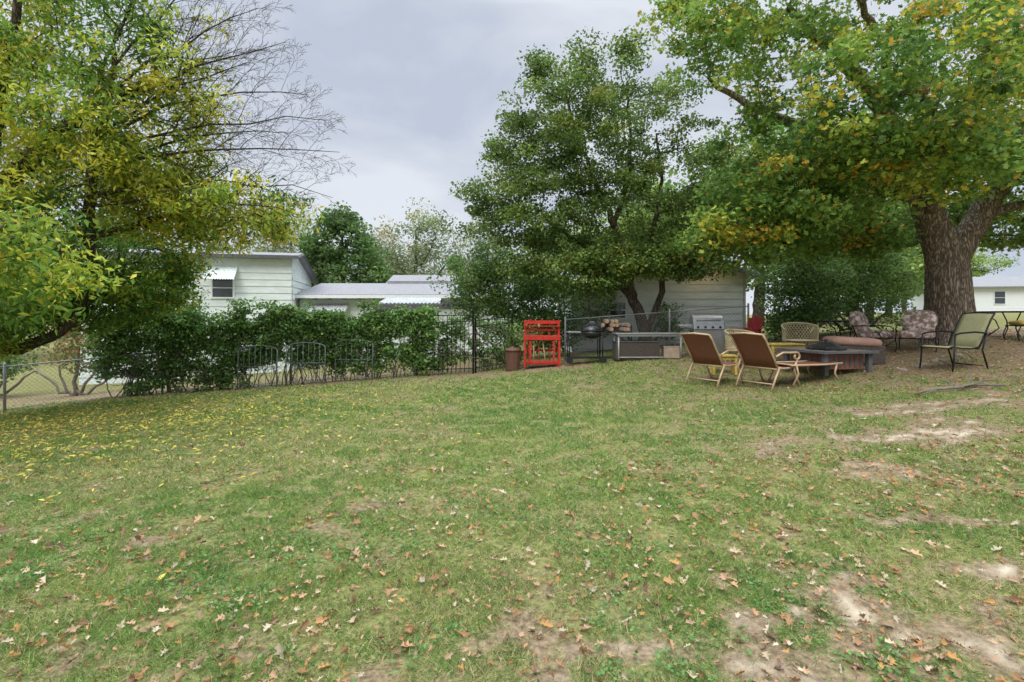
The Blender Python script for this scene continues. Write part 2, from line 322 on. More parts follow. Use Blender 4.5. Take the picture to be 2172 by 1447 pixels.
def centre_tree():
    t=thing('elm_tree','rounded leafy green tree with leaning forked trunk behind fence','tree',(0,0,0))
    b=gz(3.9,15)-.1
    roots=[[(3.95,15,b,.20),(3.85,15,1.2,.17),(3.6,15,2.0,.15),(3.37,15,2.6,.14),(3.2,15,3.6,.11),(2.7,15,4.9,.08),(2.0,15,6.6,.05),(1.5,15,8.2,.03)],
      [(3.95,15,1.0,.10),(4.3,15.05,2.0,.09),(4.6,15.1,3.1,.08),(5.0,15.2,4.3,.06),(5.3,15.3,5.4,.04)],
      [(3.4,15,2.6,.10),(4.0,15.1,3.5,.09),(4.3,15.2,4.5,.07),(4.5,15.3,5.6,.05),(4.3,15.3,7,.03)],[(3.7,15,1.8,.07),(3.0,15,2.6,.07),(2.2,14.9,3.5,.06),(.9,14.8,4.4,.03)],[(3.0,15,4.2,.08),(3.5,15,6,.06),(3.4,15.2,8.3,.03)]]
    E=[((1.4,15,7.0),(1.8,1.8,2.0),80),((3.4,15.2,7.1),(2.2,1.9,2.1),94),((.6,14.8,5.0),(2.3,1.7,1.5),82),((4.4,15,4.9),(2.3,1.7,1.6),100),((1.3,14.9,3.4),(2.2,1.3,.7),60),((4.6,14.6,3.2),(1.9,1.1,.6),58),((3.0,14.4,3.0),(1.6,.7,.5),46),((.3,14.9,6.2),(1.3,1.2,1.3),28),((1.0,15,8.9),(.5,.5,.6),8),((2.2,15,9.2),(.5,.5,.5),8),((3.3,15,9.3),(.5,.5,.4),8),((-.6,14.8,4.4),(1.0,.9,.6),17),((6.0,15,5.6),(1.2,.9,1.7),48),((1.9,14.4,2.5),(1.0,.5,.4),22),((5.9,14.8,3.8),(.9,.8,.5),24)]
    cl=np.concatenate([ell(c,r,n,2.8) for c,r,n in E])
    part('trunk',grow(roots,cl,.35,.0055,.48,.1,.05),M['bark2'],t,True)
    leafcloud('crown',cl,'ov',.24,145,.09,.62,pal([((.12,.195,.04),4),((.165,.25,.055),4),((.23,.33,.075),2.6),((.34,.36,.08),.8),((.07,.125,.03),2.4)],.65,.3),.35,.6,t,None,.5)
centre_tree()

def oak():
    t=thing('oak_tree','massive oak with furrowed trunk and yellowing lobed leaves','tree',(0,0,0))
    b=gz(10.26,12)
    roots=[[(10.3,12,b-.25,.66),(10.3,12,b+.05,.57),(10.27,12,b+.3,.49),(10.25,12,b+.9,.44),(10.2,12,b+1.7,.42),(10.1,12,3.1,.38),(9.85,12,3.7,.31),(9.5,11.9,4.4,.26),(9.0,11.7,5.2,.22),(8.2,11.4,6.2,.18),(7.0,11,7.2,.13),(5.8,10.8,8,.07)],
      [(10.35,11.95,2.9,.29),(10.75,11.9,3.7,.26),(11.25,11.7,4.6,.21),(12.0,11.4,6.0,.15),(13,11,7.5,.08)],
      [(10.8,11.8,3.9,.10),(11.7,11.3,4.1,.08),(12.6,10.8,4.3,.06)],
      [(9.4,12,4.7,.16),(8.4,12,5.3,.15),(7.4,12,5.9,.13),(6.1,12,6.2,.10),(4.8,12,6.9,.06)],
      [(9.6,11.7,4.0,.12),(9.0,10.8,4.6,.11),(8.2,9.8,5.0,.09),(7.2,9,5.5,.06)],
      [(9.5,11.9,4.2,.11),(8.3,11.4,4.4,.10),(7.0,11,4.6,.08),(5.8,10.8,4.1,.05)],[(10.1,12,4.6,.15),(10.2,11.2,6.4,.12),(9.6,10,7.6,.07)],[(8.2,11.4,6.2,.1),(7.6,10.4,7.0,.08),(6.4,9.6,7.6,.05)]]
    E=[((6.9,9,5.5),(1.9,1.5,1.3),58),((7.7,9.0,4.4),(1.4,1.2,.65),38),((5.9,11,7.2),(2.0,1.9,1.3),46),((4.6,11.3,8.2),(1.6,1.7,1.1),30),((5.9,10.6,4.2),(1.9,1.4,.9),84),((5.2,11,3.35),(1.4,1.1,.6),48),
       ((8.7,9,6.7),(2.4,1.8,1.7),62),((8.0,12.6,3.7),(1.9,1.3,.7),60),((12,12,6.7),(2.8,2.4,2.0),66),((7.3,11.8,5.1),(1.8,1.3,.8),26),((10,14,6.2),(3.2,1.5,1.8),32),((12.7,10.8,4.3),(1.5,1.2,.8),62),((6.2,9.6,8.2),(2.2,2,.9),26),((9.7,10.0,4.95),(1.2,.9,.45),24),((11.2,10.7,5.1),(1.5,1,.8),42),((5.6,11.6,5.4),(1.1,1,.8),20),((11.9,13.6,4.0),(1.9,1,.8),60),((12.8,11.6,3.5),(1.1,.9,.5),38),((8.9,12.9,3.4),(.9,.8,.5),20)]
    cl=np.concatenate([ell(c,r,n,2.8) for c,r,n in E])
    part('trunk',grow(roots,cl,.35,.0062,.48,.13,.03),M['bark'],t,True)
    P2=[((.12,.23,.05),3),((.17,.31,.065),3),((.26,.40,.085),2.4),((.40,.48,.08),6),((.63,.54,.07),3.4),((.62,.37,.06),2)]
    def wf(c):
        b=.12+.36*np.exp(-((c[:,0]-7)**2/4+(c[:,2]-5.3)**2/2.5+(c[:,1]-9)**2/2.5))+.42*np.exp(-((c[:,0]-9.1)**2/3+(c[:,1]-8.8)**2/2+(c[:,2]-5.8)**2/3))
        return np.clip(b+(fbm(c[:,0],c[:,2]+c[:,1]*.5,1.1,31)-.5)*1.5,.03,.88)
    leafcloud('crown',cl,'oak',.24,112,.115,.72,pal(P2,.6,.28,wf),.3,.7,t,None,.55)
oak()

def bgtree(name,label,h,w,pals,n=90,per=120,ls=.28,conic=False,loc=(0,0),group='trees beyond the houses'):
    x,y=loc; t=thing(name,label,'tree',(x,y,gz(x,y)-.1),0,group)
    roots=[[(0,0,0,h*.028),(0.1,0,h*.25,h*.022),(0,.1,h*.5,h*.014),(0,0,h*.82,h*.004)],[(0,0,h*.3,h*.012),(w*.25,0,h*.55,h*.007)],[(0,0,h*.3,h*.012),(-w*.25,.3,h*.55,h*.007)]]
    if conic:
        k=RNG.random(n)**.9; an=RNG.random(n)*6.283; rr=w/2*(1-k**2.2)**.7*RNG.uniform(.5,1.05,n)*(1+.25*np.sin(an*3+k*4))
        cl=np.stack([rr*np.cos(an),rr*np.sin(an),h*(.1+.86*k)],1)
    else: cl=np.concatenate([ell((RNG.uniform(-w*.2,w*.2),RNG.uniform(-w*.2,w*.2),h*z),(w*s,w*s,h*.22),n//4) for z,s in ((.38,.42),(.52,.45),(.68,.4),(.8,.28))])
    part('trunk',grow(roots,cl,.7,.012,.5,.1,.05),M['bark2'],t,True)
    leafcloud('crown',cl,'ov',w*.062,per,ls,.6,pal(pals,.7,.3),.2,.6,t)
    return t
GR=[((.11,.20,.055),3),((.16,.26,.07),2),((.08,.15,.045),2)]; LG=[((.27,.38,.10),3),((.36,.45,.13),2),((.18,.29,.08),2)]; YG=[((.32,.34,.17),2),((.25,.32,.15),3),((.18,.23,.11),2),((.42,.34,.17),.7)]
b1=bgtree('background_tree','dense dark green round topped tree behind low house',8.8,6.6,GR,140,130,.22,True,(-10.6,32))
b2=bgtree('background_tree','airy pale olive tree with thin crown',9.2,8,YG,110,80,.19,False,(-6.6,35))
b3=bgtree('background_tree','tall light green tree beyond the garden',10,9,LG,110,110,.27,False,(12,25))
b4=bgtree('background_tree','broad mid green tree beyond the garden',8.5,9,GR,100,110,.3,False,(-24,30))
cp=[(b3,(18,27),40,.9),(b4,(-31,27),70,1.05),(b2,(-15.5,36),120,1.0),(b3,(3.5,34),200,.8),(b3,(8,30),90,.9),(b3,(25,34),10,.75),(b3,(36,47),80,.75),(b3,(56,64),150,.9),(b2,(26,42),60,.8),(b4,(-40,45),15,1.1),(b3,(-19,50),15,.85),(b2,(-2,42),45,.95),(b4,(-48,34),140,1.1),(b3,(66,80),60,1.1),(b2,(-12,48),210,1.0),(b3,(48,72),240,.9),(b4,(-20,36),250,.8),(b3,(15,21.5),300,.6)]
for t,(x,y),a,s in cp: copy_thing(t,(x,y,gz(x,y)-.1),a,s)

def shrub(label,E,pals,per=110,ls=.10,nm='shrub',sg=.24,kind='ov'):
    t=thing(nm,label,'bush',(0,0,0)); cl=np.concatenate([ell(c,r,n) for c,r,n in E]); cx,cy=cl[:,0].mean(),cl[:,1].mean(); z=gz(cx,cy)
    roots=[[(cx,cy,z-.1,.07),(cx,cy,z+.4,.05),(cx+.1,cy,z+1,.03)]]+[[(cx+dx*.3,cy,z+.1,.04),(cx+dx,cy+.1,z+.8,.025)] for dx in (-1.2,-.6,.6,1.2)]
    part('stem',grow(roots,cl,.3,.006,.5,.15,.1),M['twig'],t,True); leafcloud('foliage',cl,kind,sg,per,ls,.6,pal(pals,.6,.3),.3,.6,t); return t
DK=[((.10,.185,.05),3),((.145,.25,.07),3),((.21,.32,.085),2)]; MG=[((.13,.23,.06),3),((.19,.31,.08),3),((.09,.16,.045),2)]
shrub('large dark green shrub between the porch and garage',[((-.9,16.3,2.6),(1.3,.9,1.5),80),((.7,16.2,2.0),(1.4,.8,1.4),76),((1.2,15.8,1.1),(.9,.5,.7),32)],DK,110,.09)
shrub('tall dark green thicket beside the garage wall',[((8.8,15.4,2.5),(1.3,1.0,1.5),110),((8.3,15.2,1.3),(.7,.6,.6),25)],DK,100,.09)
shrub('tall green thicket behind the patio chairs',[((10.8,16,2.5),(1.8,1,1.6),120)],MG,100,.09)
shrub('loose green vine climbing the garage wall',[((2.7,16.5,1.7),(.7,.25,.9),26),((4.9,16.6,1.4),(.6,.22,.7),20),((6.4,16.7,1.0),(.5,.15,.4),8)],DK,48,.085,'climbing_vine',.18)
shrub('reddish brown shrub beyond chain link fence',[((-12.4,14.6,.7),(.8,.6,.7),26)],[((.36,.12,.07),2),((.26,.2,.08),2),((.14,.2,.06),2)],80,.08)
shrub('tall green bush against the pale house wall',[((-10.5,16.4,1.4),(.7,.4,1.2),30)],DK,90)
shrub('low green bushes behind chain link fence',[((-15.6,15.3,.3),(1.2,.8,.9),34)],MG,90)

# ------------------------------------------------------------ ground
def axis(lo,hi,st,far,n):
    a=np.arange(lo,hi+1e-6,st); e=np.geomspace(st,far,n); return np.concatenate([lo-np.cumsum(e)[::-1],a,hi+np.cumsum(e)])
xs=axis(-15,15,.08,60,26); ys=axis(.5,15.5,.07,60,26)
XX,YY=np.meshgrid(xs,ys)
PATCH=[(2.8,3.7,.6,.11,1.0),(3.15,3.1,.5,.12,.9),(.86,2.96,.35,.13,.5),(1.35,2.3,.9,.2,.55),(-1.6,2.26,.7,.18,.32),(4.9,5.9,1.6,.35,.5),(-1.1,4.1,.6,.2,.28),(-1.8,3.6,.7,.2,.28),(2.2,2.7,.6,.16,.45),(0.5,2.4,.6,.14,.42),(3.6,4.7,1.0,.2,.42),(6.5,7.2,1.8,.4,.35),(.3,2.05,.8,.1,.3)]
def masks(x,y):
    p=0
    wx=x+(fbm(x,y,.7,51)-.5)*1.6; wy=y+(fbm(x,y,.45,61)-.5)*.8
    for cx,cy,rx,ry,a in PATCH: p=p+a*np.exp(-(((wx-cx)/rx)**2+((wy-cy)/ry)**2))
    right=sstep(0,5,x)*sstep(3,6,y)*.22+ sstep(5,8,x)*sstep(7.0,9.5,y)*.5+sstep(3.2,4.5,x)*sstep(11,12.4,y)*.35+sstep(3.2,2.0,y)*.12
    nf=(fbm(x,y,.9,71)-.5)*.8+(fbm(x,y,.2,81)-.5)*1.1+(fbm(x,y,.07,85,2)-.5)*.6
    p=p+right+nf+ sstep(-1.2,-.2,y-(12.9+.1*x))*.45*(x<2)
    bare=sstep(.06,.66,p); sand=sstep(.58,1.05,p)*(x>0.2)*sstep(9,6,y)
    return bare,sand
bare,sand=masks(XX,YY); inr=(np.abs(XX)<16)&(YY>0)&(YY<16); bare=np.where(inr,bare,.15); sand=np.where(inr,sand,0)
ZZ=gh(XX,YY); V=np.stack([XX,YY,ZZ],-1).reshape(-1,3); ny,nx=XX.shape; idx=np.arange(ny*nx).reshape(ny,nx)
q=np.stack([idx[:-1,:-1],idx[:-1,1:],idx[1:,1:],idx[1:,:-1]],-1).reshape(-1)
gmat=bpy.data.materials.new('lawn_soil'); nt,N,L=nodes(gmat)
out=N.new('ShaderNodeOutputMaterial'); p=N.new('ShaderNodeBsdfPrincipled'); L.new(p.outputs[0],out.inputs[0]); p.inputs['Roughness'].default_value=.95; p.inputs['Specular IOR Level'].default_value=.1
at=N.new('ShaderNodeAttribute'); at.attribute_name='Col'; sp=N.new('ShaderNodeSeparateColor'); L.new(at.outputs['Color'],sp.inputs[0])
tc=N.new('ShaderNodeTexCoord')
def nz(sc,det=8,ro=.7):
    n=N.new('ShaderNodeTexNoise'); n.inputs['Scale'].default_value=sc; n.inputs['Detail'].default_value=det; n.inputs['Roughness'].default_value=ro; L.new(tc.outputs['Object'],n.inputs['Vector']); return n
def ramp(src,c0,c1,a=.35,b=.65):
    r=N.new('ShaderNodeValToRGB'); L.new(src,r.inputs[0]); r.color_ramp.elements[0].position=a; r.color_ramp.elements[1].position=b; r.color_ramp.elements[0].color=(*c0,1); r.color_ramp.elements[1].color=(*c1,1); return r
def mixc(f,a,b):
    m=N.new('ShaderNodeMix'); m.data_type='RGBA'; L.new(f,m.inputs['Factor']); L.new(a,m.inputs['A']); L.new(b,m.inputs['B']); return m
n1=nz(28); n2=nz(9); n3=nz(90,4)
green=ramp(n1.outputs['Fac'],(.11,.11,.04),(.28,.29,.10)); soil=ramp(n1.outputs['Fac'],(.12,.08,.05),(.36,.27,.17)); sd=ramp(n2.outputs['Fac'],(.46,.38,.26),(.68,.59,.44))
m1=mixc(sp.outputs[0],green.outputs[0],soil.outputs[0]); m2=mixc(sp.outputs[1],m1.outputs['Result'],sd.outputs[0]); L.new(m2.outputs['Result'],p.inputs['Base Color'])
bp=N.new('ShaderNodeBump'); bp.inputs['Strength'].default_value=.6; bp.inputs['Distance'].default_value=.03; L.new(n3.outputs['Fac'],bp.inputs['Height']); L.new(bp.outputs[0],p.inputs['Normal'])
cols=np.stack([bare.ravel(),sand.ravel(),0*bare.ravel()],1)
gr=fastmesh('ground',V,q,np.arange(len(q)//4)*4,cols,gmat,True); gr['kind']='structure'; gr['label']='gently rising lawn with bare sandy patches'; gr['category']='ground'; COL.objects.link(gr)

def grass():
    Ps=[];Ls=[];Ws=[]
    for (y0,y1,dens,ln,wd) in ((1.5,3.2,14500,.043,.0028),(3.2,5,8500,.046,.0036),(5,8,3700,.050,.0055),(8,11,1900,.052,.008),(11,15.5,900,.055,.012)):
        wmax=y1*1.18; n=int(dens*(y1-y0)*2*wmax); x=RNG.uniform(-wmax,wmax,n); y=RNG.uniform(y0,y1,n)
        k=np.abs(x)<y*1.12+.6; x=x[k];y=y[k]
        b,s=masks(x,y); cl=fbm(x,y,.16,91,3); pr=(1-.88*b)*(1-s)*sstep(.30,.60,cl+.07)
        k=RNG.random(len(x))<pr; k&=~((x<-1)&(y>13.5+.1*x)); x=x[k];y=y[k]; cl=cl[k]; b=b[k]
        Ps.append(np.stack([x,y,gh(x,y)-.003],1)); Ls.append(ln*(.35+1.25*cl)*RNG.uniform(.5,1.45,len(x))*(1-.45*b)); Ws.append(np.full(len(x),wd))
    P=np.concatenate(Ps); Ln=np.concatenate(Ls); W=np.concatenate(Ws); n=len(P)
    D=RNG.normal(size=(n,3))*np.array([.85,.85,.25]); D[:,2]=np.abs(D[:,2])+.45; Nn=RNG.normal(size=(n,3)); Nn[:,2]*=.3
    hue=fbm(P[:,0],P[:,1],.6,111); h2=fbm(P[:,0],P[:,1],1.3,121,4)
    A=np.array([.145,.29,.055]); B=np.array([.29,.385,.095]); C=np.array([.50,.43,.21]); Dk=np.array([.065,.165,.04])
    t=sstep(.35,.65,hue+RNG.normal(0,.1,n))[:,None]; c=A*(1-t)+B*t; u=(RNG.random(n)<(.09+.42*sstep(.45,.66,h2)+.14*sstep(0,7,P[:,0])))[:,None]; c=np.where(u,C,c)
    d=(RNG.random(n)<.18)[:,None]; c=np.where(d,Dk,c); c=c*RNG.uniform(.62,1.3,(n,1))
    T=[(-.5,0,0),(.5,0,0),(.4,.55,.08),(-.4,.55,.08),(0,1,.34)]; F=[(0,1,2,3),(3,2,4)]
    o=scatter('grass',P,D,Nn,Ln,W/Ln,c,T,F,M['grass']); o['kind']='stuff'; o['label']='short patchy green lawn grass'; o['category']='grass'; COL.objects.link(o); print('grass',n)
grass()
def litter():
    n=95000; y=RNG.uniform(1.6,15,n); x=RNG.uniform(-1.2,1.2,n)*y
    near=RNG.random(n)<.30; y=np.where(near,RNG.uniform(1.6,5.5,n),y); x=np.where(near,RNG.uniform(-1.2,1.2,n)*y,x)
    pr=.09+.03*sstep(3.6,2.0,y)+.12*sstep(-1,4,x)*sstep(3,5,y)+.34*sstep(3,7,x)*sstep(7,9,y)+.07*sstep(.45,.7,fbm(x,y,.6,131)); pr*=.6+.7*sstep(.32,.7,fbm(x,y,.3,141)); pr*=np.where((x<-1.5)&(y>4),.6,1)
    k=RNG.random(n)<pr; x=x[k];y=y[k]; n=len(x); print('litter',n)
    P=np.stack([x,y,gh(x,y)+RNG.uniform(.006,.030,n)],1)
    D=RNG.normal(size=(n,3)); D[:,2]*=.35; Nn=RNG.normal(size=(n,3))*.55; Nn[:,2]+=1
    C=np.array([(.46,.24,.11),(.50,.32,.18),(.54,.41,.26),(.36,.20,.10),(.58,.48,.34),(.22,.13,.08),(.50,.27,.09),(.42,.28,.17),(.46,.26,.13)]); c=C[RNG.integers(0,len(C),n)]*RNG.uniform(.55,1.1,(n,1))
    sz=np.clip(RNG.lognormal(-3.36,.36,n),.018,.07)
    T=[(0,-.25,0),(.03,0,.0),(.24,.16,.10),(.12,.34,.03),(.58,.50,.22),(.24,.62,.05),(.36,.88,.12),(0,1,-.06),(-.36,.88,.16),(-.24,.62,.03),(-.62,.54,.2),(-.12,.34,.02),(-.22,.18,.12),(-.03,0,0)]
    F=[(0,1,2,3,7),(3,4,5,7),(5,6,7),(0,7,11,12,13),(7,9,10,11),(7,8,9)]
    o=scatter('fallen_leaves',P,D,Nn,sz,RNG.uniform(.5,1,n),c,T,F,M['litter']); o['kind']='stuff'; o['label']='dry brown lobed leaves scattered over the lawn'; o['category']='leaves'; COL.objects.link(o)
    n=7500; y=8.2+RNG.normal(0,1.8,n); x=-6.9+RNG.normal(0,2.4,n); k=(y>3)&(y<13)&(y<12.6+.1*x)&(x>-13); x=x[k];y=y[k];n=len(x)
    P=np.stack([x,y,gh(x,y)+RNG.uniform(.008,.04,n)],1); D=RNG.normal(size=(n,3)); D[:,2]*=.25; Nn=RNG.normal(size=(n,3))*.45; Nn[:,2]+=1
    c=np.array([(.66,.54,.10)])*RNG.uniform(.5,1.1,(n,1)); o=scatter('fallen_yellow_leaves',P,D,Nn,RNG.uniform(.04,.09,n),np.full(n,.32),c,T_LANCE,F_LANCE,M['litter']); o['kind']='stuff'; o['label']='narrow yellow leaves fallen on the grass'; o['category']='leaves'; COL.objects.link(o)
    n=70000; y=RNG.uniform(1.6,9,n); x=RNG.uniform(-1.15,1.15,n)*y; b,s=masks(x,y); k=(fbm(x,y,.5,151)>.58)&(RNG.random(n)<(1-b)); x=x[k];y=y[k];n=len(x)
    P=np.stack([x,y,gh(x,y)+RNG.uniform(.005,.03,n)],1); D=RNG.normal(size=(n,3)); D[:,2]=abs(D[:,2])*.4; Nn=RNG.normal(size=(n,3))*.4; Nn[:,2]+=1
    c=np.array([(.13,.26,.07)])*RNG.uniform(.6,1.3,(n,1)); o=scatter('lawn_weeds',P,D,Nn,RNG.uniform(.012,.026,n),np.full(n,.7),c,T_OV,F_OV,M['grass']); o['kind']='stuff'; o['label']='low broad-leaved weeds in the grass'; o['category']='weeds'; COL.objects.link(o)
litter()

# ------------------------------------------------------------ buildings
def siding(g,ax,p0,length,z0,z1,ext=None,h=.26,sgn=-1):
    z=z0
    while z<z1-1e-3:
        t=min(z+h,z1); e0=ext(z) if ext else (0,length); e1=ext(t-1e-3) if ext else (0,length)
        if e0[1]-e0[0]>.05:
            o=len(g.v)
            for (s,zz,off) in ((e0[0],z,.026),(e0[1],z,.026),(e1[1],t,.004),(e1[0],t,.004),(e0[0],z,0),(e0[1],z,0)):
                if ax=='x': g.v.append((p0[0]+s,p0[1]+sgn*off,zz))
                else: g.v.append((p0[0]+sgn*off,p0[1]+s,zz))
            g.f+= [(o,o+1,o+2,o+3),(o+4,o+5,o+1,o)]
        z=t
def slab(g,a,b,c,d,th=.1):
    o=len(g.v)
    for p in (a,b,c,d): g.v.append(tuple(p))
    for p in (a,b,c,d): g.v.append((p[0],p[1],p[2]-th))
    g.f+=[(o,o+1,o+2,o+3),(o+7,o+6,o+5,o+4),(o,o+4,o+5,o+1),(o+1,o+5,o+6,o+2),(o+2,o+6,o+7,o+3),(o+3,o+7,o+4,o)]
def window(parent,x,y,z,w,h,nrm=-1):
    win=part('window',(G().box((x,y+nrm*.03,z),(w,.02,h))),M['glass'],parent)
    g=G(); f=.06
    for dx in (-w/2-f/2,w/2+f/2): g.box((x+dx,y+nrm*.035,z),(f,.06,h+2*f))
    for dz in (-h/2-f/2,h/2+f/2): g.box((x,y+nrm*.035,z+dz),(w,.06,f))
    g.box((x,y+nrm*.045,z),(w,.03,.035)); part('frame',g,M['white'],win,bevel=.004)
def awning(parent,x,y,z,w,drop,out,n=12,name='awning',m='metalroof'):
    rows=[[],[]]
    for i in range(n*4+1):
        s=-w/2+w*i/(n*4); zz=.02*math.sin(i*math.pi/2)
        rows[0].append((x+s,y,z+zz)); rows[1].append((x+s,y-out,z-drop+zz))
    part(name,G().sheet(rows),M[m],parent,solid=.012)
A=thing('two_storey_house','tall pale house with wide lap siding and metal window awning','house',(-8.6,20,0),12)
g=G(); g.box((-3.6,2.1,1.2),(7.2,4.2,4.9)); siding(g,'x',(-7.2,0),7.2,-1.2,3.8); siding(g,'y',(0,0),4.2,-1.2,3.2,sgn=1)
o=len(g.v); g.v+=[(0.004,0,3.2),(0.004,4.2,3.2),(0.004,.9,4.0),(0.004,0,3.85)]; g.f.append((o,o+1,o+2,o+3)); part('wall',g,M['siding'],A)
g=G(); slab(g,(-7.6,-.3,3.86),(.25,-.3,3.86),(.25,.9,4.12),(-7.6,.9,4.12)); slab(g,(-7.6,.9,4.12),(.25,.9,4.12),(.25,4.5,3.25),(-7.6,4.5,3.25)); part('roof',g,M['shingle'],A)
part('fascia',G().box((-3.65,-.32,3.82),(7.9,.03,.13)),M['fascia'],A); part('rake_board',G().tube([(.27,-.32,3.8),(.27,.9,4.05),(.27,4.5,3.17)],.05,4),M['fascia'],A)
window(A,-2.45,0,2.62,.7,.7); awning(A,-2.45,-.03,3.42,1.05,.5,.5,m='siding')
B=thing('low_house','low pale house with grey shingle roof and exposed rafters','house',(-8.7,21,0))
g=G(); g.box((4.2,2.6,.9),(8.4,5.2,2.9)); siding(g,'x',(0,0),8.4,-.6,2.35,h=.2); part('wall',g,M['siding'],B)
g=G(); slab(g,(-.1,-.45,2.42),(8.8,-.45,2.42),(8.8,2.6,3.06),(-.1,2.6,3.06)); slab(g,(-.1,2.6,3.06),(8.8,2.6,3.06),(8.8,5.6,2.4),(-.1,5.6,2.4)); part('roof',g,M['shingle'],B)
g=G(); slab(g,(2.9,2.3,3.0),(6.1,2.3,3.0),(6.1,4.0,3.55),(2.9,4.0,3.55)); slab(g,(2.9,4.0,3.55),(6.1,4.0,3.55),(6.1,5.8,3.0),(2.9,5.8,3.0)); g.box((4.5,4.05,2.85),(3.0,3.3,.6)); part('roof',g,M['shingle'],B)
part('fascia',G().box((4.35,-.465,2.33),(8.9,.03,.13)),M['white'],B)
for i in range(15): part('rafter',G().box((.1+i*.6,-.22,2.28),(.05,.44,.1)),M['fascia'],B)
window(B,1.25,0,1.55,1.0,.8); awning(B,1.3,-.05,2.05,1.5,.35,.6); window(B,3.4,0,1.5,.8,.9)
zb=gz(-3.2,17.2); PC=thing('patio_cover','weathered corrugated patio roof on dark posts beside the house','patio cover',(-3.2,17.2,zb))
rows=[[],[]]
for i in range(65):
    s=-1.1+2.0*i/64; zz=.02*math.sin(i*math.pi/2); rows[0].append((s-.3,1.6,2.22-zb+zz)); rows[1].append((s,-.8,1.96-zb+zz))
part('roof',G().sheet(rows),M['metalroof'],PC,solid=.015)
part('beam',G().box((.4,-.82,1.84-zb),(3.4,.06,.15)),M['fascia'],PC); part('beam',G().box((.1,1.6,2.10-zb),(2.6,.06,.14)),M['fascia'],PC)
for i in range(8): part('rafter',G().box((1.0+.15*i,-.3,1.93-zb),(.05,1.2,.05)),M['fascia'],PC)
for x in (-1.1,.4,2.0): part('post',G().box((x,-.82,.88-zb/2),(.09,.09,1.76-zb)),M['fascia'],PC)
S=thing('garage','pale gabled garage with lap siding and a lit eave lamp','garage',(0,17,0))
def ext(z):
    a=0 if z<=2.3 else (z-2.3)/(3.45-2.3)*4.0; b=5.72 if z<=2.95 else 4.0+(3.45-z)/(3.45-2.95)*1.72; return (a,b)
g=G(); siding(g,'x',(2.0,0),5.72,0.2,3.45,ext,h=.24); siding(g,'y',(7.72,0),5,0.2,2.95,h=.24,sgn=1); siding(g,'y',(2.0,0),5,0.2,2.3,h=.24,sgn=-1)
o=len(g.v); g.v+=[(2.0,.0,.2),(7.72,0,.2),(7.72,0,2.95),(6,0,3.45),(2,0,2.3)]; g.f.append((o,o+1,o+2,o+3,o+4)); g.v+=[(2.0,5,.2),(7.72,5,.2),(7.72,5,2.95),(6,5,3.45),(2,5,2.3)]; g.f.append((o+5,o+6,o+7,o+8,o+9)); part('wall',g,M['siding2'],S)
g=G(); slab(g,(6,-.35,3.55),(8.1,-.35,2.94),(8.1,5.2,2.94),(6,5.2,3.55)); slab(g,(1.6,-.35,2.29),(6,-.35,3.55),(6,5.2,3.55),(1.6,5.2,2.29)); part('roof',g,M['shingle'],S)
for a,b in (((6,3.52),(8.1,2.91)),((1.6,2.26),(6,3.52))):
    g=G(); slab(g,(a[0],-.38,a[1]),(b[0],-.38,b[1]),(b[0],-.355,b[1]),(a[0],-.355,a[1]),.13); part('rake_board',g,M['fascia'],S)
part('corner_board',G().box((7.70,-.04,1.55),(.08,.03,2.7)),M['metalroof'],S)
d=part('door',G().box((2.45,-.045,1.35),(.75,.05,1.75)),M['white'],S,bevel=.01); part('handle',G().tube([(2.75,-.08,1.3),(2.75,-.1,1.38)],.02,8),M['galv'],d)
window(S,3.5,0,1.75,.5,.5)
em=bpy.data.materials.new('warm_bulb'); nt,N,L=nodes(em); o_=N.new('ShaderNodeOutputMaterial'); e_=N.new('ShaderNodeEmission'); e_.inputs[0].default_value=(1,.5,.12,1); e_.inputs[1].default_value=8; L.new(e_.outputs[0],o_.inputs[0])
lm=part('lamp',G().tube([(6.3,-.38,3.3),(6.3,-.46,3.33),(6.3,-.5,3.28)],.02,8),M['fascia'],S); part('bulb',G().lathe([(.01,-.05),(.035,-.035),(.045,0),(.035,.035),(.01,.05)],(6.3,-.5,3.22),12),em,lm,True)
pl=bpy.data.lights.new('lamp_glow','POINT'); pl.energy=5; pl.color=(1,.6,.25); pl.shadow_soft_size=.08; po=bpy.data.objects.new('lamp_glow',pl); po.location=(6.3,-.62,3.18); link(po,lm)
F=thing('far_house','distant white bungalow with grey roof across the lawn','house',(44.5,46,gz(45,46)-.2),-12)
g=G(); g.box((0,3,1.2),(9,6,2.5)); siding(g,'x',(-4.5,0),9,0,2.45); part('wall',g,M['white'],F)
g=G(); slab(g,(-5,-.5,2.5),(5,-.5,2.5),(3,3,3.6),(-3,3,3.6)); slab(g,(-3,3,3.6),(3,3,3.6),(5,6.5,2.5),(-5,6.5,2.5)); slab(g,(-5,6.5,2.5),(-5,-.5,2.5),(-3,3,3.6),(-3,3,3.6)); slab(g,(5,-.5,2.5),(5,6.5,2.5),(3,3,3.6),(3,3,3.6)); part('roof',g,M['shingle'],F)
for x in (-3.2,-.6,2.4): window(F,x,0,1.5,.8,1.1)

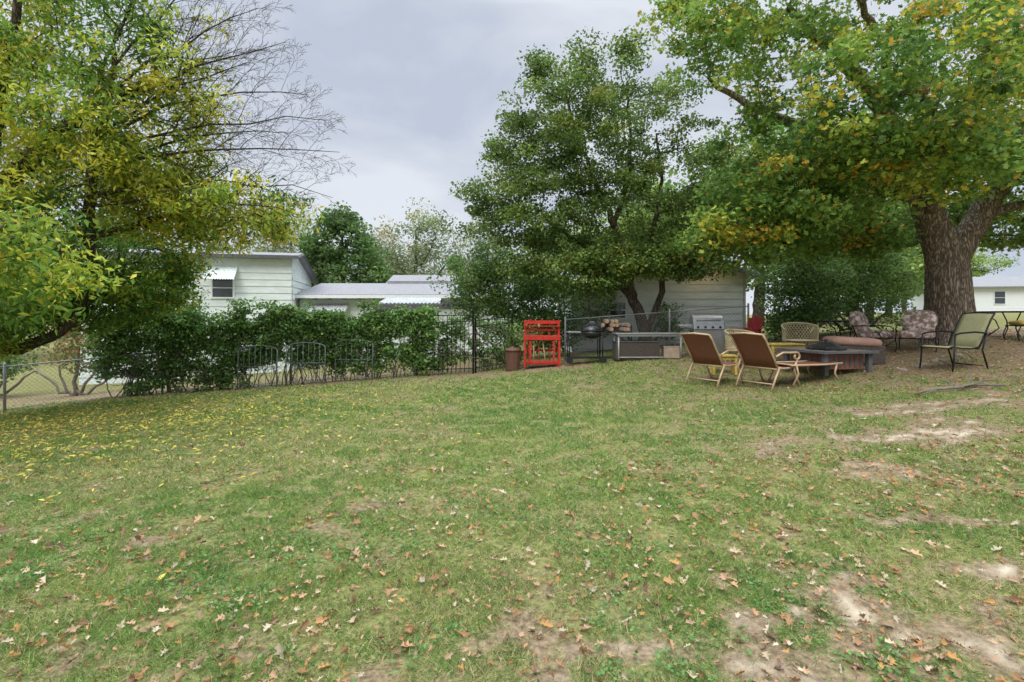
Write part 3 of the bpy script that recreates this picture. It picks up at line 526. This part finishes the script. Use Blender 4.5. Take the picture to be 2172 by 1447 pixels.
# ------------------------------------------------------------ fences
def chainlink(label,pts,h,gap=.09,r=.0022):
    t=thing('chain_link_fence',label,'fence',(0,0,0)); g=G()
    for (xa,ya),(xb,yb) in zip(pts[:-1],pts[1:]):
        L_=math.hypot(xb-xa,yb-ya); n=max(1,round(L_/2.4))
        za,zb_=gz(xa,ya),gz(xb,yb); part('rail',G().tube([(xa,ya,za+h),(xb,yb,zb_+h)],.016,8),M['galv'],t,True); part('rail',G().tube([(xa,ya,za+.06),(xb,yb,zb_+.06)],.006,5),M['galv'],t,True)
        for i in range(n+1):
            u=i/n; x=xa+(xb-xa)*u;y=ya+(yb-ya)*u
            if i<n or (xb,yb)==pts[-1]: part('post',G().tube([(x,y,gz(x,y)-.2),(x,y,za+(zb_-za)*u+h+.06),(x,y,za+(zb_-za)*u+h+.09)],[.028,.028,.012],10),M['galv'],t,True)
        k=int(L_/gap)
        for i in range(-int(h/gap),k+1):
            for sg in (1,-1):
                s0=i*gap; s1=s0+h-.06
                if sg==-1: s0,s1=s1,s0
                aa=min(max(s0,0),L_); bb=min(max(s1,0),L_)
                if abs(aa-bb)<.02: continue
                ta,tb=(aa-s0)/(s1-s0),(bb-s0)/(s1-s0)
                def W(s,v):
                    u=s/L_; return (xa+(xb-xa)*u,ya+(yb-ya)*u,za+(zb_-za)*u+.06+v*(h-.06))
                g.tube([W(aa,ta),W(bb,tb)],r,3,caps=False)
    part('wire_mesh',g,M['galv'],t)
chainlink('low galvanised chain link fence at the lawn edge',[(-14.5,10.4),(-11.1,11.2),(-8.4,12.3)],1.0)
chainlink('chain link fence buried under climbing vines',[(-8.3,12.35),(-5.5,12.75),(-2.5,13.15)],1.45,.11)
chainlink('taller chain link fence behind the grills',[(1.5,14.4),(4.4,14.3),(6.6,14.3)],1.15,.1,.0018)
def vine():
    n=1250; t=thing('climbing_vine','dense green vine draped over the garden fence','vine',(0,0,0)); u=RNG.random(n); x=-9.9+u*7.9; y=12.1+u*1.05+RNG.normal(0,.09,n)
    g0=gh(x,y); top=1.46+.07*np.sin(x*2.1)+.06*np.sin(x*5.3)+.08*sstep(-7,-4,x)+.26*(vnoise(x,x*0,.4,171)-.5); v=RNG.random(n)**.74; low=np.where(vnoise(x,x*0,.6,161)>.45,.01,.26)
    z=g0+.04+(top-g0)*(low+(1-low)*v); cl=np.stack([x,y,z],1)
    keep=~((vnoise(x,z,.33,181)<.27)&(z<g0+1.05)); cl=cl[keep]
    m=75; spray=np.stack([RNG.uniform(-9.6,-2.2,m),np.zeros(m),np.zeros(m)],1); spray[:,1]=12.1+(spray[:,0]+9.9)/7.9*1.05; spray[:,2]=1.48+RNG.random(m)**2*.42
    m=130; u2=RNG.random(m); gx=-2.6+u2*2.9; gy=13.35+u2*.55+RNG.normal(0,.06,m); climb=np.stack([gx,gy,gh(gx,gy)+.1+RNG.random(m)**.7*(1.5-.5*u2)],1); cl=np.concatenate([cl,spray,climb])
    g=G()
    for i in range(90):
        s=RNG.random(); xx=-9.5+s*7.3; yy=12.12+s*1.05; zz=gz(xx,yy)-.05; pts=[]; hx=xx;hy=yy
        for j in range(7):
            pts.append((hx,hy,zz+j*.25)); hx+=RNG.normal(0,.09); hy+=RNG.normal(0,.04)
        g.tube(pts,[.014*(1-j*.1) for j in range(7)],5)
    for i in range(280):
        s=RNG.random(); xx=-9.5+s*9.6; yy=12.1+s*1.4+RNG.normal(0,.12); z0=gz(xx,yy)+RNG.uniform(.1,1.3); dx=RNG.uniform(-.8,.8)
        g.tube([(xx,yy,z0),(xx+dx*.5,yy+RNG.normal(0,.08),z0+RNG.normal(0,.2)),(xx+dx,yy,z0-RNG.uniform(0,.4))],.005,4)
    part('stem',g,M['twig'],t,True)
    leafcloud('foliage',cl,'ov',.11,58,.068,.75,pal([((.13,.25,.06),3),((.19,.33,.085),3),((.085,.16,.045),1.7),((.28,.39,.12),1.4)],.6,.3),.4,.4,t)
vine()
def iron(label,x0,x1,y0,y1,h,step=.105):
    t=thing('iron_fence',label,'fence',(0,0,0)); L_=x1-x0; n=int(L_/step)
    za,zb_=gz(x0,y0)+.04,gz(x1,y1)+.04
    def W(u,z): return (x0+L_*u,y0+(y1-y0)*u,za+(zb_-za)*u+z)
    for i in range(1,n): part('picket',G().tube([W(i/n,0),W(i/n,h)],.008,4),M['iron'],t)
    for z in (.1,h-.18,h-.02): part('rail',G().tube([W(0,z),W(1,z)],.013,4),M['iron'],t)
    for u in (0,1): part('post',G().tube([W(u,-.2),W(u,h+.05)],.024,4),M['iron'],t)
iron('black iron picket gate in the fence line',-2.45,-1.0,13.2,13.2,1.5)
iron('short black iron fence panel beside the gate',-.95,.0,13.35,13.8,1.35)
def panel(x,y,w,h,rz,copyof=None):
    if copyof: return copy_thing(copyof,(x,y,gz(x,y)),rz)
    t=thing('trellis_panel','grey metal bar panel leaning on the vine fence','trellis',(x,y,gz(x,y)),rz,'metal panels leaning along the fence')
    pts=[(-w/2,0,0),(-w/2,.05,h*.85)]+[(-w/2*math.cos(a),.07,h*.85+h*.12*math.sin(a)) for a in [i*math.pi/10 for i in range(1,10)]]+[(w/2,.05,h*.85),(w/2,0,0)]
    part('frame',G().tube(pts,.014,6),M['galv'],t,True)
    for i in range(1,7): xx=-w/2+w*i/7; part('bar',G().tube([(xx,0,.05),(xx,.06,h*.85+h*.12*math.sqrt(max(0,1-(2*xx/w)**2)))],.006,5),M['galv'],t,True)
    for z in (.08,h*.5): part('bar',G().tube([(-w/2,.0,z),(w/2,.0,z)],.008,5),M['galv'],t,True)
    return t
p0=panel(-6.1,12.25,.9,1.05,5); panel(-5.0,12.39,.9,1.05,8,p0); panel(-3.9,12.63,.9,1.05,4,p0)

# ------------------------------------------------------------ furniture
def sling_chair(name,label,loc,rz,frame,sling,w=.6,recline=.34,H=1.0,seat=.40,scroll=True,cat='chair',r=.018,group=None):
    t=thing(name,label,cat,(loc[0],loc[1],gz(*loc)),rz,group); h=w/2
    def curve(x): 
        return [(x,-.22,seat),(x,-.30,seat+.15),(x,-.22-recline*.55,seat+(H-seat)*.55),(x,-.22-recline*.85,seat+(H-seat)*.85),(x,-.22-recline*1.08,H)]
    rows=[curve(-h+.015+(w-.03)*i/6) for i in range(7)]; part('backrest',G().sheet(rows),sling,t,True,solid=.008)
    sc=[( -.22,seat),(-.05,seat-.025),(.15,seat-.02),(.32,seat+.01),(.38,seat-.01)]
    rows=[[(-h+.015+(w-.03)*i/6,a,b) for a,b in sc] for i in range(7)]; part('seat',G().sheet(rows),sling,t,True,solid=.008)
    fr=G()
    for x in (-h,h):
        fr.tube(curve(x),r,8); fr.tube([(x,a,b) for a,b in sc],r,8)
    fr.tube([(-h,-.22-recline*1.08,H),(0,-.22-recline*1.12,H+.02),(h,-.22-recline*1.08,H)],r,8); fr.tube([(-h,.34,seat-.02),(h,.34,seat-.02)],r*.8,8); fr.tube([(-h,-.22,seat-.03),(h,-.22,seat-.03)],r*.8,8)
    fr.tube([(-h,-.3,.1),(h,-.3,.1)],r*.7,8)
    part('frame',fr,frame,t,True)
    for x in (-h,h):
        o=math.copysign(.03,x)
        if scroll:
            a=[(x+o,-.30,seat+.2),(x+o,-.1,seat+.27),(x+o,.15,seat+.26)]+[(x+o,.30+.075*math.sin(u),seat+.185+.075*math.cos(u)*(1-.06*i)) for i,u in enumerate([k*.7 for k in range(0,9)])]
            part('armrest',G().tube(a,r*1.1,8),frame,t,True)
            part('leg',G().tube([(x+o,-.2,seat+.0),(x+o,-.32,.2),(x+o,-.42,0)],r,8),frame,t,True); part('leg',G().tube([(x+o,.30,seat+.12),(x+o,.22,seat-.05),(x+o,.30,.18),(x+o,.40,0)],r,8),frame,t,True)
        else:
            part('armrest',G().tube([(x+o,-.34,seat+.25),(x+o,-.1,seat+.27),(x+o,.2,seat+.25),(x+o,.30,seat+.22)],r*1.2,8),frame,t,True)
            part('leg',G().tube([(x+o,.30,seat+.22),(x+o,.33,.2),(x+o,.36,0)],r,8),frame,t,True); part('leg',G().tube([(x+o,-.34,seat+.25),(x+o,-.25,seat-.05),(x+o,-.38,.0)],r,8),frame,t,True)
    return t
sling_chair('lounge_chair','cream metal patio chair with brown sling, near the fire pit',(4.0,10.1),-58,M['cream'],M['brownsling'],.66,.36,.98,.40)
sling_chair('lounge_chair','cream metal patio chair with brown sling, footstool ahead',(4.8,9.6),-62,M['cream'],M['brownsling'],.68,.38,1.0,.40)
x,y=5.55,9.75; t=thing('footstool','long low sling footstool with curved cream legs','footstool',(x,y,gz(x,y)),-76)
rows=[[(-.3+.6*i/4,-.55+1.1*j/8,.38-.03*math.sin(math.pi*j/8)) for j in range(9)] for i in range(5)]; part('seat',G().sheet(rows),M['brownsling'],t,True,solid=.01)
g=G() 
for x_ in (-.31,.31): g.tube([(x_,-.58,.36),(x_,-.2,.36),(x_,.2,.36),(x_,.58,.38)],.018,8)
for y_ in (-.57,.57): g.tube([(-.31,y_,.37),(.31,y_,.37)],.016,8)
part('frame',g,M['cream'],t,True)
for x_ in (-.31,.31):
    for y_ in (-.45,.45): part('leg',G().tube([(x_,y_,.36),(x_,y_*.9,.2),(x_,y_*1.15,0)],.017,8),M['cream'],t,True)
sling_chair('garden_chair','olive tan sling chair with slim black frame beside oak',(8.05,9.35),98,M['iron'],M['olive'],.56,.30,1.03,.43,False,r=.014)
def lattice_chair(label,loc,rz):
    t=thing('lattice_chair',label,'chair',(loc[0],loc[1],gz(*loc)),rz,'tan lattice barrel chairs'); g=G(); R=.36
    def P(a,z): return (R*(1+.15*(z-.42))*math.sin(a),-R*(1+.15*(z-.42))*math.cos(a),z)
    def top(a): return .84-.16*(abs(a)/2.0)**2
    amax=2.0; n=22
    for i in range(-6,n+1):
        for sg in (1,-1):
            pts=[]
            for k in range(9):
                s=k/8; a=-amax+(2*amax)*(i/n)+s*.75; a=a*sg
                if abs(a)<=amax: pts.append(P(a,.42+(top(a)-.42)*s))
            if len(pts)>2: g.tube(pts,.011,4)
    part('backrest',g,M['tan'],t,True); r=G(); aa=[-amax+2*amax*i/24 for i in range(25)]
    r.tube([P(a,top(a)) for a in aa],.022,8); r.tube([P(a,.42) for a in aa],.016,8); part('frame',r,M['tan'],t,True)
    part('seat',G().lathe([(.02,.42),(.36,.42),(.38,.44),(.36,.46),(.02,.465)],(0,.02,0),24),M['tan'],t,True)
    for sx in (-1,1):
        for sy in (-1,1): part('leg',G().tube([(sx*.22,sy*.22,.42),(sx*.24,sy*.24,.2),(sx*.29,sy*.29,0)],.016,8),M['tan'],t,True)
lattice_chair('tan lattice barrel chair behind the brown loungers',(5.2,11.5),200); lattice_chair('tan lattice barrel chair facing the fire pit',(6.75,12.0),165)
def small_table(label,loc,w,d,h,m,rz=0,name='side_table'):
    t=thing(name,label,'table',(loc[0],loc[1],gz(*loc)),rz); g=G()
    for i in range(5): g.box((-w/2+w*(i+.5)/5,0,h-.015),(w/5-.01,d,.03))
    part('table_top',g,m,t,bevel=.004)
    for s in (-1,1): part('apron',G().box((0,s*(d/2-.05),h-.065),(w-.1,.02,.06)),m,t)
    for sx in (-1,1):
        for sy in (-1,1): part('leg',G().box((sx*(w/2-.03),sy*(d/2-.05),h/2-.02),(.05,.05,h-.04)),m,t,bevel=.004)
small_table('yellow wooden table by the fire pit',(6.0,11.4),.8,.5,.50,M['yellow'],10); small_table('low yellow wooden stool between brown chairs',(4.5,10.9),.5,.36,.42,M['yellow'],-10)
x,y=6.35,10.35; t=thing('fire_pit_table','square fire pit table with slate top and steel lid','fire pit',(x,y,gz(x,y)),12)
g=G() 
for i in range(4):
    for j in range(4):
        if 0<i<3 and 0<j<3: continue
        g.box((-.45+.3*i,-.45+.3*j,.44),(.292,.292,.035))
part('table_top',g,M['slate'],t,bevel=.005)
g=G()
for a in (-1,1): g.box((a*.61,0,.44),(.03,1.25,.05)); g.box((0,a*.61,.44),(1.19,.03,.05))
part('rim',g,M['fascia'],t,bevel=.004)
for a in (-1,1):
    part('base_panel',G().box((0,a*.44,.25),(.86,.02,.28)),M['rust'],t); part('base_panel',G().box((a*.44,0,.25),(.02,.84,.28)),M['rust'],t)
g=G()
for a in (-1,1):
    for i in range(7):
        g.box((-.36+.12*i,a*.455,.25),(.05,.012,.20)); g.box((a*.455,-.36+.12*i,.25),(.012,.05,.20))
part('vent_slots',g,M['fascia'],t)
for a in (-1,1):
    for b in (-1,1): part('leg',G().box((a*.5,b*.5,.21),(.09,.09,.42)),M['fascia'],t,bevel=.006)
part('lid',G().lathe([(.34,.46),(.36,.48),(.3,.53),(.12,.60),(.03,.62),(.03,.66),(.01,.67)],(0,0,0),8),M['grillblack'],t)
x,y=7.3,10.85; t=thing('wicker_ottoman','dark wicker ottoman topped by rumpled brown cushion','ottoman',(x,y,gz(x,y)),-8)
part('base',G().box((0,0,.21),(.82,.62,.38)),M['wick'],t,bevel=.02)
for a in (-1,1):
    for b in (-1,1): part('leg',G().lathe([(.025,0),(.025,.03)],(a*.36,b*.26,0),8),M['fascia'],t)
part('cushion',G().cushion((-.08,0,.47),(.98,.68,.2),RY(3),wob=.04),M['cush'],t,True)
def floral(label,loc,rz):
    t=thing('cushioned_patio_chair',label,'chair',(loc[0],loc[1],gz(*loc)-.03),rz,'floral cushioned patio chairs')
    part('seat',G().cushion((0,.02,.38),(.64,.62,.20),e=.5),M['floral'],t,True); part('backrest',G().cushion((0,-.33,.66),(.64,.24,.58),RX(20),e=.5),M['floral'],t,True)
    fr=G(); fr.tube([(-.3,-.26,.30),(-.3,.3,.30),(.3,.3,.30),(.3,-.26,.30)],.012,8,True)
    fr.tube([(-.3,-.26,.30),(-.3,-.36,.6),(-.28,-.46,.86),(0,-.5,.93),(.28,-.46,.86),(.3,-.36,.6),(.3,-.26,.3)],.012,8); part('frame',fr,M['iron'],t,True)
    for x_ in (-.35,.35):
        part('armrest',G().tube([(x_,-.36,.58),(x_,-.1,.60),(x_,.18,.58),(x_,.27,.50),(x_,.2,.42),(x_,.12,.48)],.012,8),M['iron'],t,True)
        part('leg',G().tube([(x_,.2,.42),(x_,.3,.26),(x_,.1,.10),(x_,.32,0)],.012,8),M['iron'],t,True); part('leg',G().tube([(x_,-.26,.30),(x_,-.2,.13),(x_,-.36,0)],.012,8),M['iron'],t,True)
    return t
floral('floral cushioned metal chair at the glass table',(8.65,12.2),215); floral('floral cushioned metal chair close to the oak trunk',(9.1,11.5),135)
def round_table(label,loc,r=.6,h=.7):
    t=thing('patio_table',label,'table',(loc[0],loc[1],gz(*loc)),0); part('table_top',G().lathe([(.02,h-.02),(r,h-.02),(r,h),(.02,h+.001)],(0,0,0),32),M['mattop'],t)
    part('rim',G().tube([(r*math.cos(a*math.pi/16),r*math.sin(a*math.pi/16),h-.01) for a in range(32)],.018,8,True),M['iron'],t,True)
    for k in range(4):
        a=k*math.pi/2+.5; c,s=math.cos(a),math.sin(a); part('leg',G().tube([(c*r*.8,s*r*.8,h-.03),(c*r*.45,s*r*.45,h*.65),(c*r*.35,s*r*.35,h*.35),(c*r*.55,s*r*.55,.1),(c*r*.75,s*r*.75,0)],.014,8),M['iron'],t,True)
round_table('round glass patio table with curled black legs',(8.6,13.2),.6,.62); round_table('round metal table on curling legs beyond the oak',(12.3,12.6),.68,.64)
t=thing('cushioned_patio_chair','black metal chair with yellow cushion near round table','chair',(11.6,11.5,gz(11.6,11.5)),70)
part('seat',G().cushion((0,0,.40),(.55,.55,.12)),M['yellow'],t,True); part('backrest',G().cushion((0,-.3,.66),(.52,.12,.42),RX(18)),M['floral'],t,True)
fr=G().tube([(-.28,-.26,.34),(-.28,.28,.34),(.28,.28,.34),(.28,-.26,.34)],.014,8,True).tube([(-.28,-.26,.34),(-.28,-.38,.7),(-.2,-.44,.9),(.2,-.44,.9),(.28,-.38,.7),(.28,-.26,.34)],.014,8); part('frame',fr,M['iron'],t,True)
for x_ in (-.28,.28):
    for y_ in (-.24,.26): part('leg',G().tube([(x_,y_,.34),(x_,y_*1.25,.15),(x_,y_*1.1,0)],.013,8),M['iron'],t,True)
x,y=.02,13.2; t=thing('rubbish_bin','brown ribbed plastic rubbish bin with lid','bin',(x,y,gz(x,y)))
g=G(); n=48; prof=[(.165,0),(.17,.02),(.195,.5),(.2,.52)]
for r,z in prof:
    for k in range(n): a=2*math.pi*k/n; rr=r*(1+(.02 if k%4<2 else -.02)); g.v.append((rr*math.cos(a),rr*math.sin(a),z))
for i in range(3):
    for k in range(n): g.f.append((i*n+k,i*n+(k+1)%n,(i+1)*n+(k+1)%n,(i+1)*n+k))
g.f.append(tuple(range(n))[::-1]); part('body',g,M['bin'],t)
part('lid',G().lathe([(.215,.50),(.22,.53),(.2,.56),(.08,.59),(.03,.595),(.03,.62),(.01,.625)],(0,0,0),32),M['bin'],t,True)
x,y=.78,13.3; t=thing('potting_bench','bright red wooden potting bench with back shelf','bench',(x,y,gz(x,y)),-3); r=M['red']
part('table_top',G().box((0,-.02,.80),(.98,.46,.035)),r,t,bevel=.004); part('apron',G().box((0,-.24,.745),(.94,.02,.07)),r,t,bevel=.004)
g=G(); g.box((0,.2,1.16),(.96,.025,.09)); g.box((0,.2,.96),(.9,.02,.05)); g.box((0,.14,1.06),(.9,.14,.02))
for i in range(5): g.box((-.36+.18*i,.205,.88),(.02,.015,.16))
part('back_shelf',g,r,t,bevel=.004)
for i in range(3): part('knob',G().lathe([(.01,0),(.02,.02),(.01,.04)],(-.3+.3*i,.19,1.205),8),r,t)
for sx in (-1,1):
    part('leg',G().box((sx*.44,.2,.6),(.055,.055,1.2)),r,t,bevel=.004); part('leg',G().box((sx*.44,-.21,.39),(.055,.055,.78)),r,t,bevel=.004)
part('lower_shelf',G().box((0,0,.10),(.86,.42,.025)),r,t,bevel=.004); part('rail',G().box((0,-.21,.15),(.86,.02,.06)),r,t); part('rail',G().box((0,.2,.42),(.86,.02,.05)),r,t)
for i in range(6): part('dowel',G().tube([(-.33+.13*i+RNG.normal(0,.02),-.14,.12),(-.33+.13*i+RNG.normal(0,.05),-.1,.72)],.014,6),M['palewood'] if i%2 else r,t,True)
for i in (-1,1): part('side_slat',G().box((i*.3,-.215,.45),(.05,.02,.62)),r,t)
x,y=2.02,13.3; t=thing('charcoal_grill','round black kettle grill on cart with side shelf','grill',(x,y,gz(x,y)))
part('bowl',G().lathe([(.02,.62),(.14,.64),(.24,.72),(.28,.82)],(.05,0,0),28),M['grillblack'],t,True); part('lid',G().lathe([(.285,.82),(.285,.85),(.24,.94),(.14,1.0),(.02,1.02)],(.05,0,0),28),M['grillblack'],t,True)
part('handle',G().tube([(-.01,-.08,1.0),(-.01,-.08,1.06),(.11,-.08,1.06),(.11,-.08,1.0)],.012,8),M['galv'],t,True)
part('side_shelf',G().box((-.42,0,.80),(.34,.42,.03)),M['mattop'],t,bevel=.005)
for z in (.14,.72): part('frame',G().tube([(-.55,-.2,z),(.3,-.2,z),(.3,.2,z),(-.55,.2,z)],.012,8,True),M['iron'],t,True)
part('lower_shelf',G().box((-.12,0,.15),(.82,.36,.015)),M['iron'],t)
for sx in (-.55,.3):
    for sy in (-.2,.2): part('leg',G().tube([(sx,sy,.8),(sx,sy,0.0)],.014,8),M['iron'],t,True)
for sx in (-.55,.3): part('wheel',G().tube([(sx,-.26,.09),(sx,-.22,.09)],.09,16),M['grillblack'],t)
x,y=2.72,13.6; zb=gz(x,y); t=thing('log_rack','black steel rack holding split firewood','rack',(x,y,zb))
for z in (.05,.72): part('frame',G().tube([(-.42,-.15,z),(.42,-.15,z),(.42,.15,z),(-.42,.15,z)],.014,6,True),M['iron'],t)
for sx in (-.42,.42):
    for sy in (-.15,.15): part('leg',G().tube([(sx,sy,0),(sx,sy,.9)],.014,6),M['iron'],t)
part('shelf',G().box((0,0,.725),(.84,.3,.015)),M['iron'],t)
for row,(cnt,zz) in enumerate(((6,.80),(5,.91),(3,1.01))):
    for i in range(cnt):
        rr=RNG.uniform(.05,.065); l=thing('firewood_log','split firewood log with pale cut end','log',(x-.34+.125*i+row*.06,y,zb+zz),RNG.uniform(-35,35),'stacked firewood logs')
        pts=[(0,-.22,0),(.01,-.07,.004),(0,.07,0),(-.01,.22,.005)]; part('bark',G().tube(pts,rr,9,ridge=lambda i,k:1+.1*math.sin(k*2.3)),M['twig'],l); part('cut_end',G().tube([(0,-.226,0),(0,-.221,0)],rr*.9,9),M['wood'],l)
x,y=3.5,13.25; t=thing('work_table','long weathered metal table with pale legs','table',(x,y,gz(x,y)),2)
part('table_top',G().box((0,0,.66),(1.75,.55,.03)),M['mattop'],t,bevel=.006); part('apron',G().box((0,-.25,.615),(1.65,.02,.05)),M['galv'],t)
for sx in (-.8,.8):
    for sy in (-.22,.22): part('leg',G().tube([(sx,sy,.64),(sx,sy,0)],.02,8),M['metalroof'],t,True)
part('crossbar',G().tube([(-.8,-.22,.06),(.8,-.22,.06)],.012,8),M['metalroof'],t,True)
x,y=3.2,13.25; t=thing('wicker_storage_box','long dark wicker storage box under the table','storage box',(x,y,gz(x,y)),1); part('body',G().box((0,0,.23),(1.12,.42,.44)),M['wick'],t,bevel=.012); part('lid',G().box((0,0,.475),(1.15,.45,.03)),M['fascia'],t,bevel=.008)
x,y=4.07,13.15; t=thing('storage_crate','small tan plastic crate under the table','crate',(x,y,gz(x,y)),-4); g=G()
for z in (.06,.15,.24): 
    for a in (-1,1): g.box((0,a*.14,z),(.38,.02,.092)); g.box((a*.18,0,z),(.02,.26,.092))
g.box((0,0,.02),(.36,.26,.02)); part('body',g,M['card'],t); part('lid',G().box((0,0,.30),(.4,.31,.02)),M['card'],t,bevel=.004)
x,y=5.0,13.2; t=thing('gas_grill','stainless gas grill with side shelves and cabinet','grill',(x,y,gz(x,y)),-6); ss=M['stainless']
part('cabinet',G().box((0,0,.38),(.72,.48,.62)),ss,t,bevel=.01)
for s in (-1,1):
    d=part('door',G().box((s*.175,-.25,.38),(.33,.02,.54)),ss,t,bevel=.006); part('handle',G().tube([(s*.04,-.28,.25),(s*.04,-.28,.5)],.01,8),M['galv'],d,True)
part('control_panel',G().box((0,-.26,.76),(.74,.06,.13),RX(-12)),ss,t,bevel=.008)
for i in range(4): part('knob',G().tube([(-.27+.18*i,-.29,.765),(-.27+.18*i,-.33,.757)],.026,14),M['grillblack'],t)
rows=[]
for k in range(9):
    a=math.pi*k/8; rows.append([(-.37+.74*j/2,-.24*math.cos(a),.83+.24*math.sin(a)) for j in range(3)])
g=G().sheet(rows)
for sx in (-.37,.37): o=len(g.v); g.v+= [(sx,-.24*math.cos(math.pi*k/8),.83+.24*math.sin(math.pi*k/8)) for k in range(9)]; g.f.append(tuple(range(o,o+9)))
lid=part('lid',g,ss,t); part('handle',G().tube([(-.28,-.24,.93),(-.28,-.29,.94),(.28,-.29,.94),(.28,-.24,.93)],.014,8),M['galv'],lid,True)
for sx in (-.56,.56): part('side_shelf',G().box((sx,-.02,.80),(.34,.44,.05)),ss,t,bevel=.006)
for sx in (-.33,.33):
    for sy in (-.18,.18): part('wheel',G().tube([(sx-.015,sy,.04),(sx+.015,sy,.04)],.038,14),M['grillblack'],t)
x,y=6.35,13.9; t=thing('red_garden_chair','dark red slatted wooden garden chair','chair',(x,y,gz(x,y)),110); g=G()
for i in range(5): g.box((-.2+.1*i,-.30,.62),(.085,.02,.5+.04*(2-abs(i-2))),RX(14))
part('backrest',g,M['redcush'],t,bevel=.004); g=G()
for i in range(5): g.box((0,-.2+.1*i,.38),(.5,.085,.02))
part('seat',g,M['redcush'],t,bevel=.004)
for sx in (-1,1):
    part('armrest',G().box((sx*.27,0,.58),(.09,.55,.02)),M['redcush'],t,bevel=.004); part('leg',G().box((sx*.25,.22,.28),(.05,.05,.56)),M['redcush'],t); part('leg',G().box((sx*.25,-.24,.28),(.05,.05,.56)),M['redcush'],t)
t=thing('fallen_branch','grey fallen branch with forked twigs on the grass','branch',(0,0,0)); g=G()
def gp(a,b,h): return (a,b,gz(a,b)+h)
g.tube([gp(6.25,7.95,.02),gp(6.6,8.0,.05),gp(6.95,7.9,.06),gp(7.2,8.05,.05),gp(7.6,7.9,.03)],[.012,.022,.028,.024,.012],7)
for a in ((gp(6.95,7.9,.06),gp(7.1,7.75,.13),gp(7.35,7.7,.05)),(gp(7.2,8.05,.05),gp(7.35,8.2,.16),gp(7.45,8.35,.2)),(gp(6.6,8.0,.05),gp(6.5,7.85,.08),gp(6.25,7.8,.03)),(gp(6.9,7.9,.06),gp(6.85,8.1,.15),gp(6.95,8.25,.18)),(gp(7.2,8.05,.05),gp(7.5,8.1,.09),gp(7.8,8.2,.02))): g.tube(a,[.014,.01,.004],5)
part('wood',g,M['twig'],t,True)
for i in range(8):
    x=7.5+i*.26+RNG.normal(0,.05); y=9.75+.12*i+RNG.normal(0,.08)
    me=G(); s=RNG.uniform(.05,.09); me.cushion((0,0,0),(s*2,s*1.5,s*1.0),None,.6,12,7,.12); t=thing('edging_stone','rounded tan field stone edging the oak bed','stone',(x,y,gz(x,y)+s*.1),RNG.uniform(0,180),'edging stones'); part('rock',me,M['stone'],t,True)

# ------------------------------------------------------------ light, sky, camera
w=bpy.data.worlds.new('World'); scene.world=w; w.use_nodes=True; nt=w.node_tree; N=nt.nodes; L=nt.links; N.clear()
out=N.new('ShaderNodeOutputWorld'); bg=N.new('ShaderNodeBackground'); L.new(bg.outputs[0],out.inputs[0]); bg.inputs[1].default_value=.12
sky=N.new('ShaderNodeTexSky'); sky.sky_type='NISHITA'; sky.sun_disc=False; sky.sun_elevation=math.radians(48); sky.sun_rotation=math.radians(200)
tc=N.new('ShaderNodeTexCoord'); mp=N.new('ShaderNodeMapping'); mp.inputs['Scale'].default_value=(1.0,1.0,2.2); mp.inputs['Location'].default_value=(.3,.2,.1); L.new(tc.outputs['Generated'],mp.inputs[0])
nn=N.new('ShaderNodeTexNoise'); nn.inputs['Scale'].default_value=2.6; nn.inputs['Detail'].default_value=6; nn.inputs['Roughness'].default_value=.5; nn.inputs['Distortion'].default_value=.3; L.new(mp.outputs[0],nn.inputs['Vector'])
cr=N.new('ShaderNodeValToRGB'); L.new(nn.outputs['Fac'],cr.inputs[0]); cr.color_ramp.elements[0].position=.36; cr.color_ramp.elements[0].color=(.56,.62,.74,1); cr.color_ramp.elements[1].position=.64; cr.color_ramp.elements[1].color=(.82,.86,.93,1)
sc=N.new('ShaderNodeVectorMath'); sc.operation='SCALE'; L.new(cr.outputs[0],sc.inputs[0])
sx=N.new('ShaderNodeSeparateXYZ'); L.new(tc.outputs['Generated'],sx.inputs[0]); mr=N.new('ShaderNodeMapRange'); L.new(sx.outputs['Z'],mr.inputs['Value']); mr.inputs['From Min'].default_value=.52; mr.inputs['From Max'].default_value=.9; mr.inputs['To Min'].default_value=.98/.12; mr.inputs['To Max'].default_value=5.4/.12; L.new(mr.outputs[0],sc.inputs['Scale'])
mx=N.new('ShaderNodeMix'); mx.data_type='RGBA'; mx.inputs['Factor'].default_value=.94; L.new(sky.outputs[0],mx.inputs['A']); L.new(sc.outputs[0],mx.inputs['B']); L.new(mx.outputs['Result'],bg.inputs[0])
sl=bpy.data.lights.new('sun','SUN'); sl.energy=1.5; sl.angle=math.radians(30); sl.color=(1,.93,.80); so=bpy.data.objects.new('sun',sl); so.rotation_euler=(math.radians(42),0,math.radians(-20)); COL.objects.link(so)
cam=bpy.data.cameras.new('camera'); cam.lens=18; cam.sensor_width=36; cam.shift_y=-.0244; cam.clip_end=2000; co=bpy.data.objects.new('camera',cam); co.location=(0,0,1.55); co.rotation_euler=(math.radians(90),0,0); COL.objects.link(co); scene.camera=co
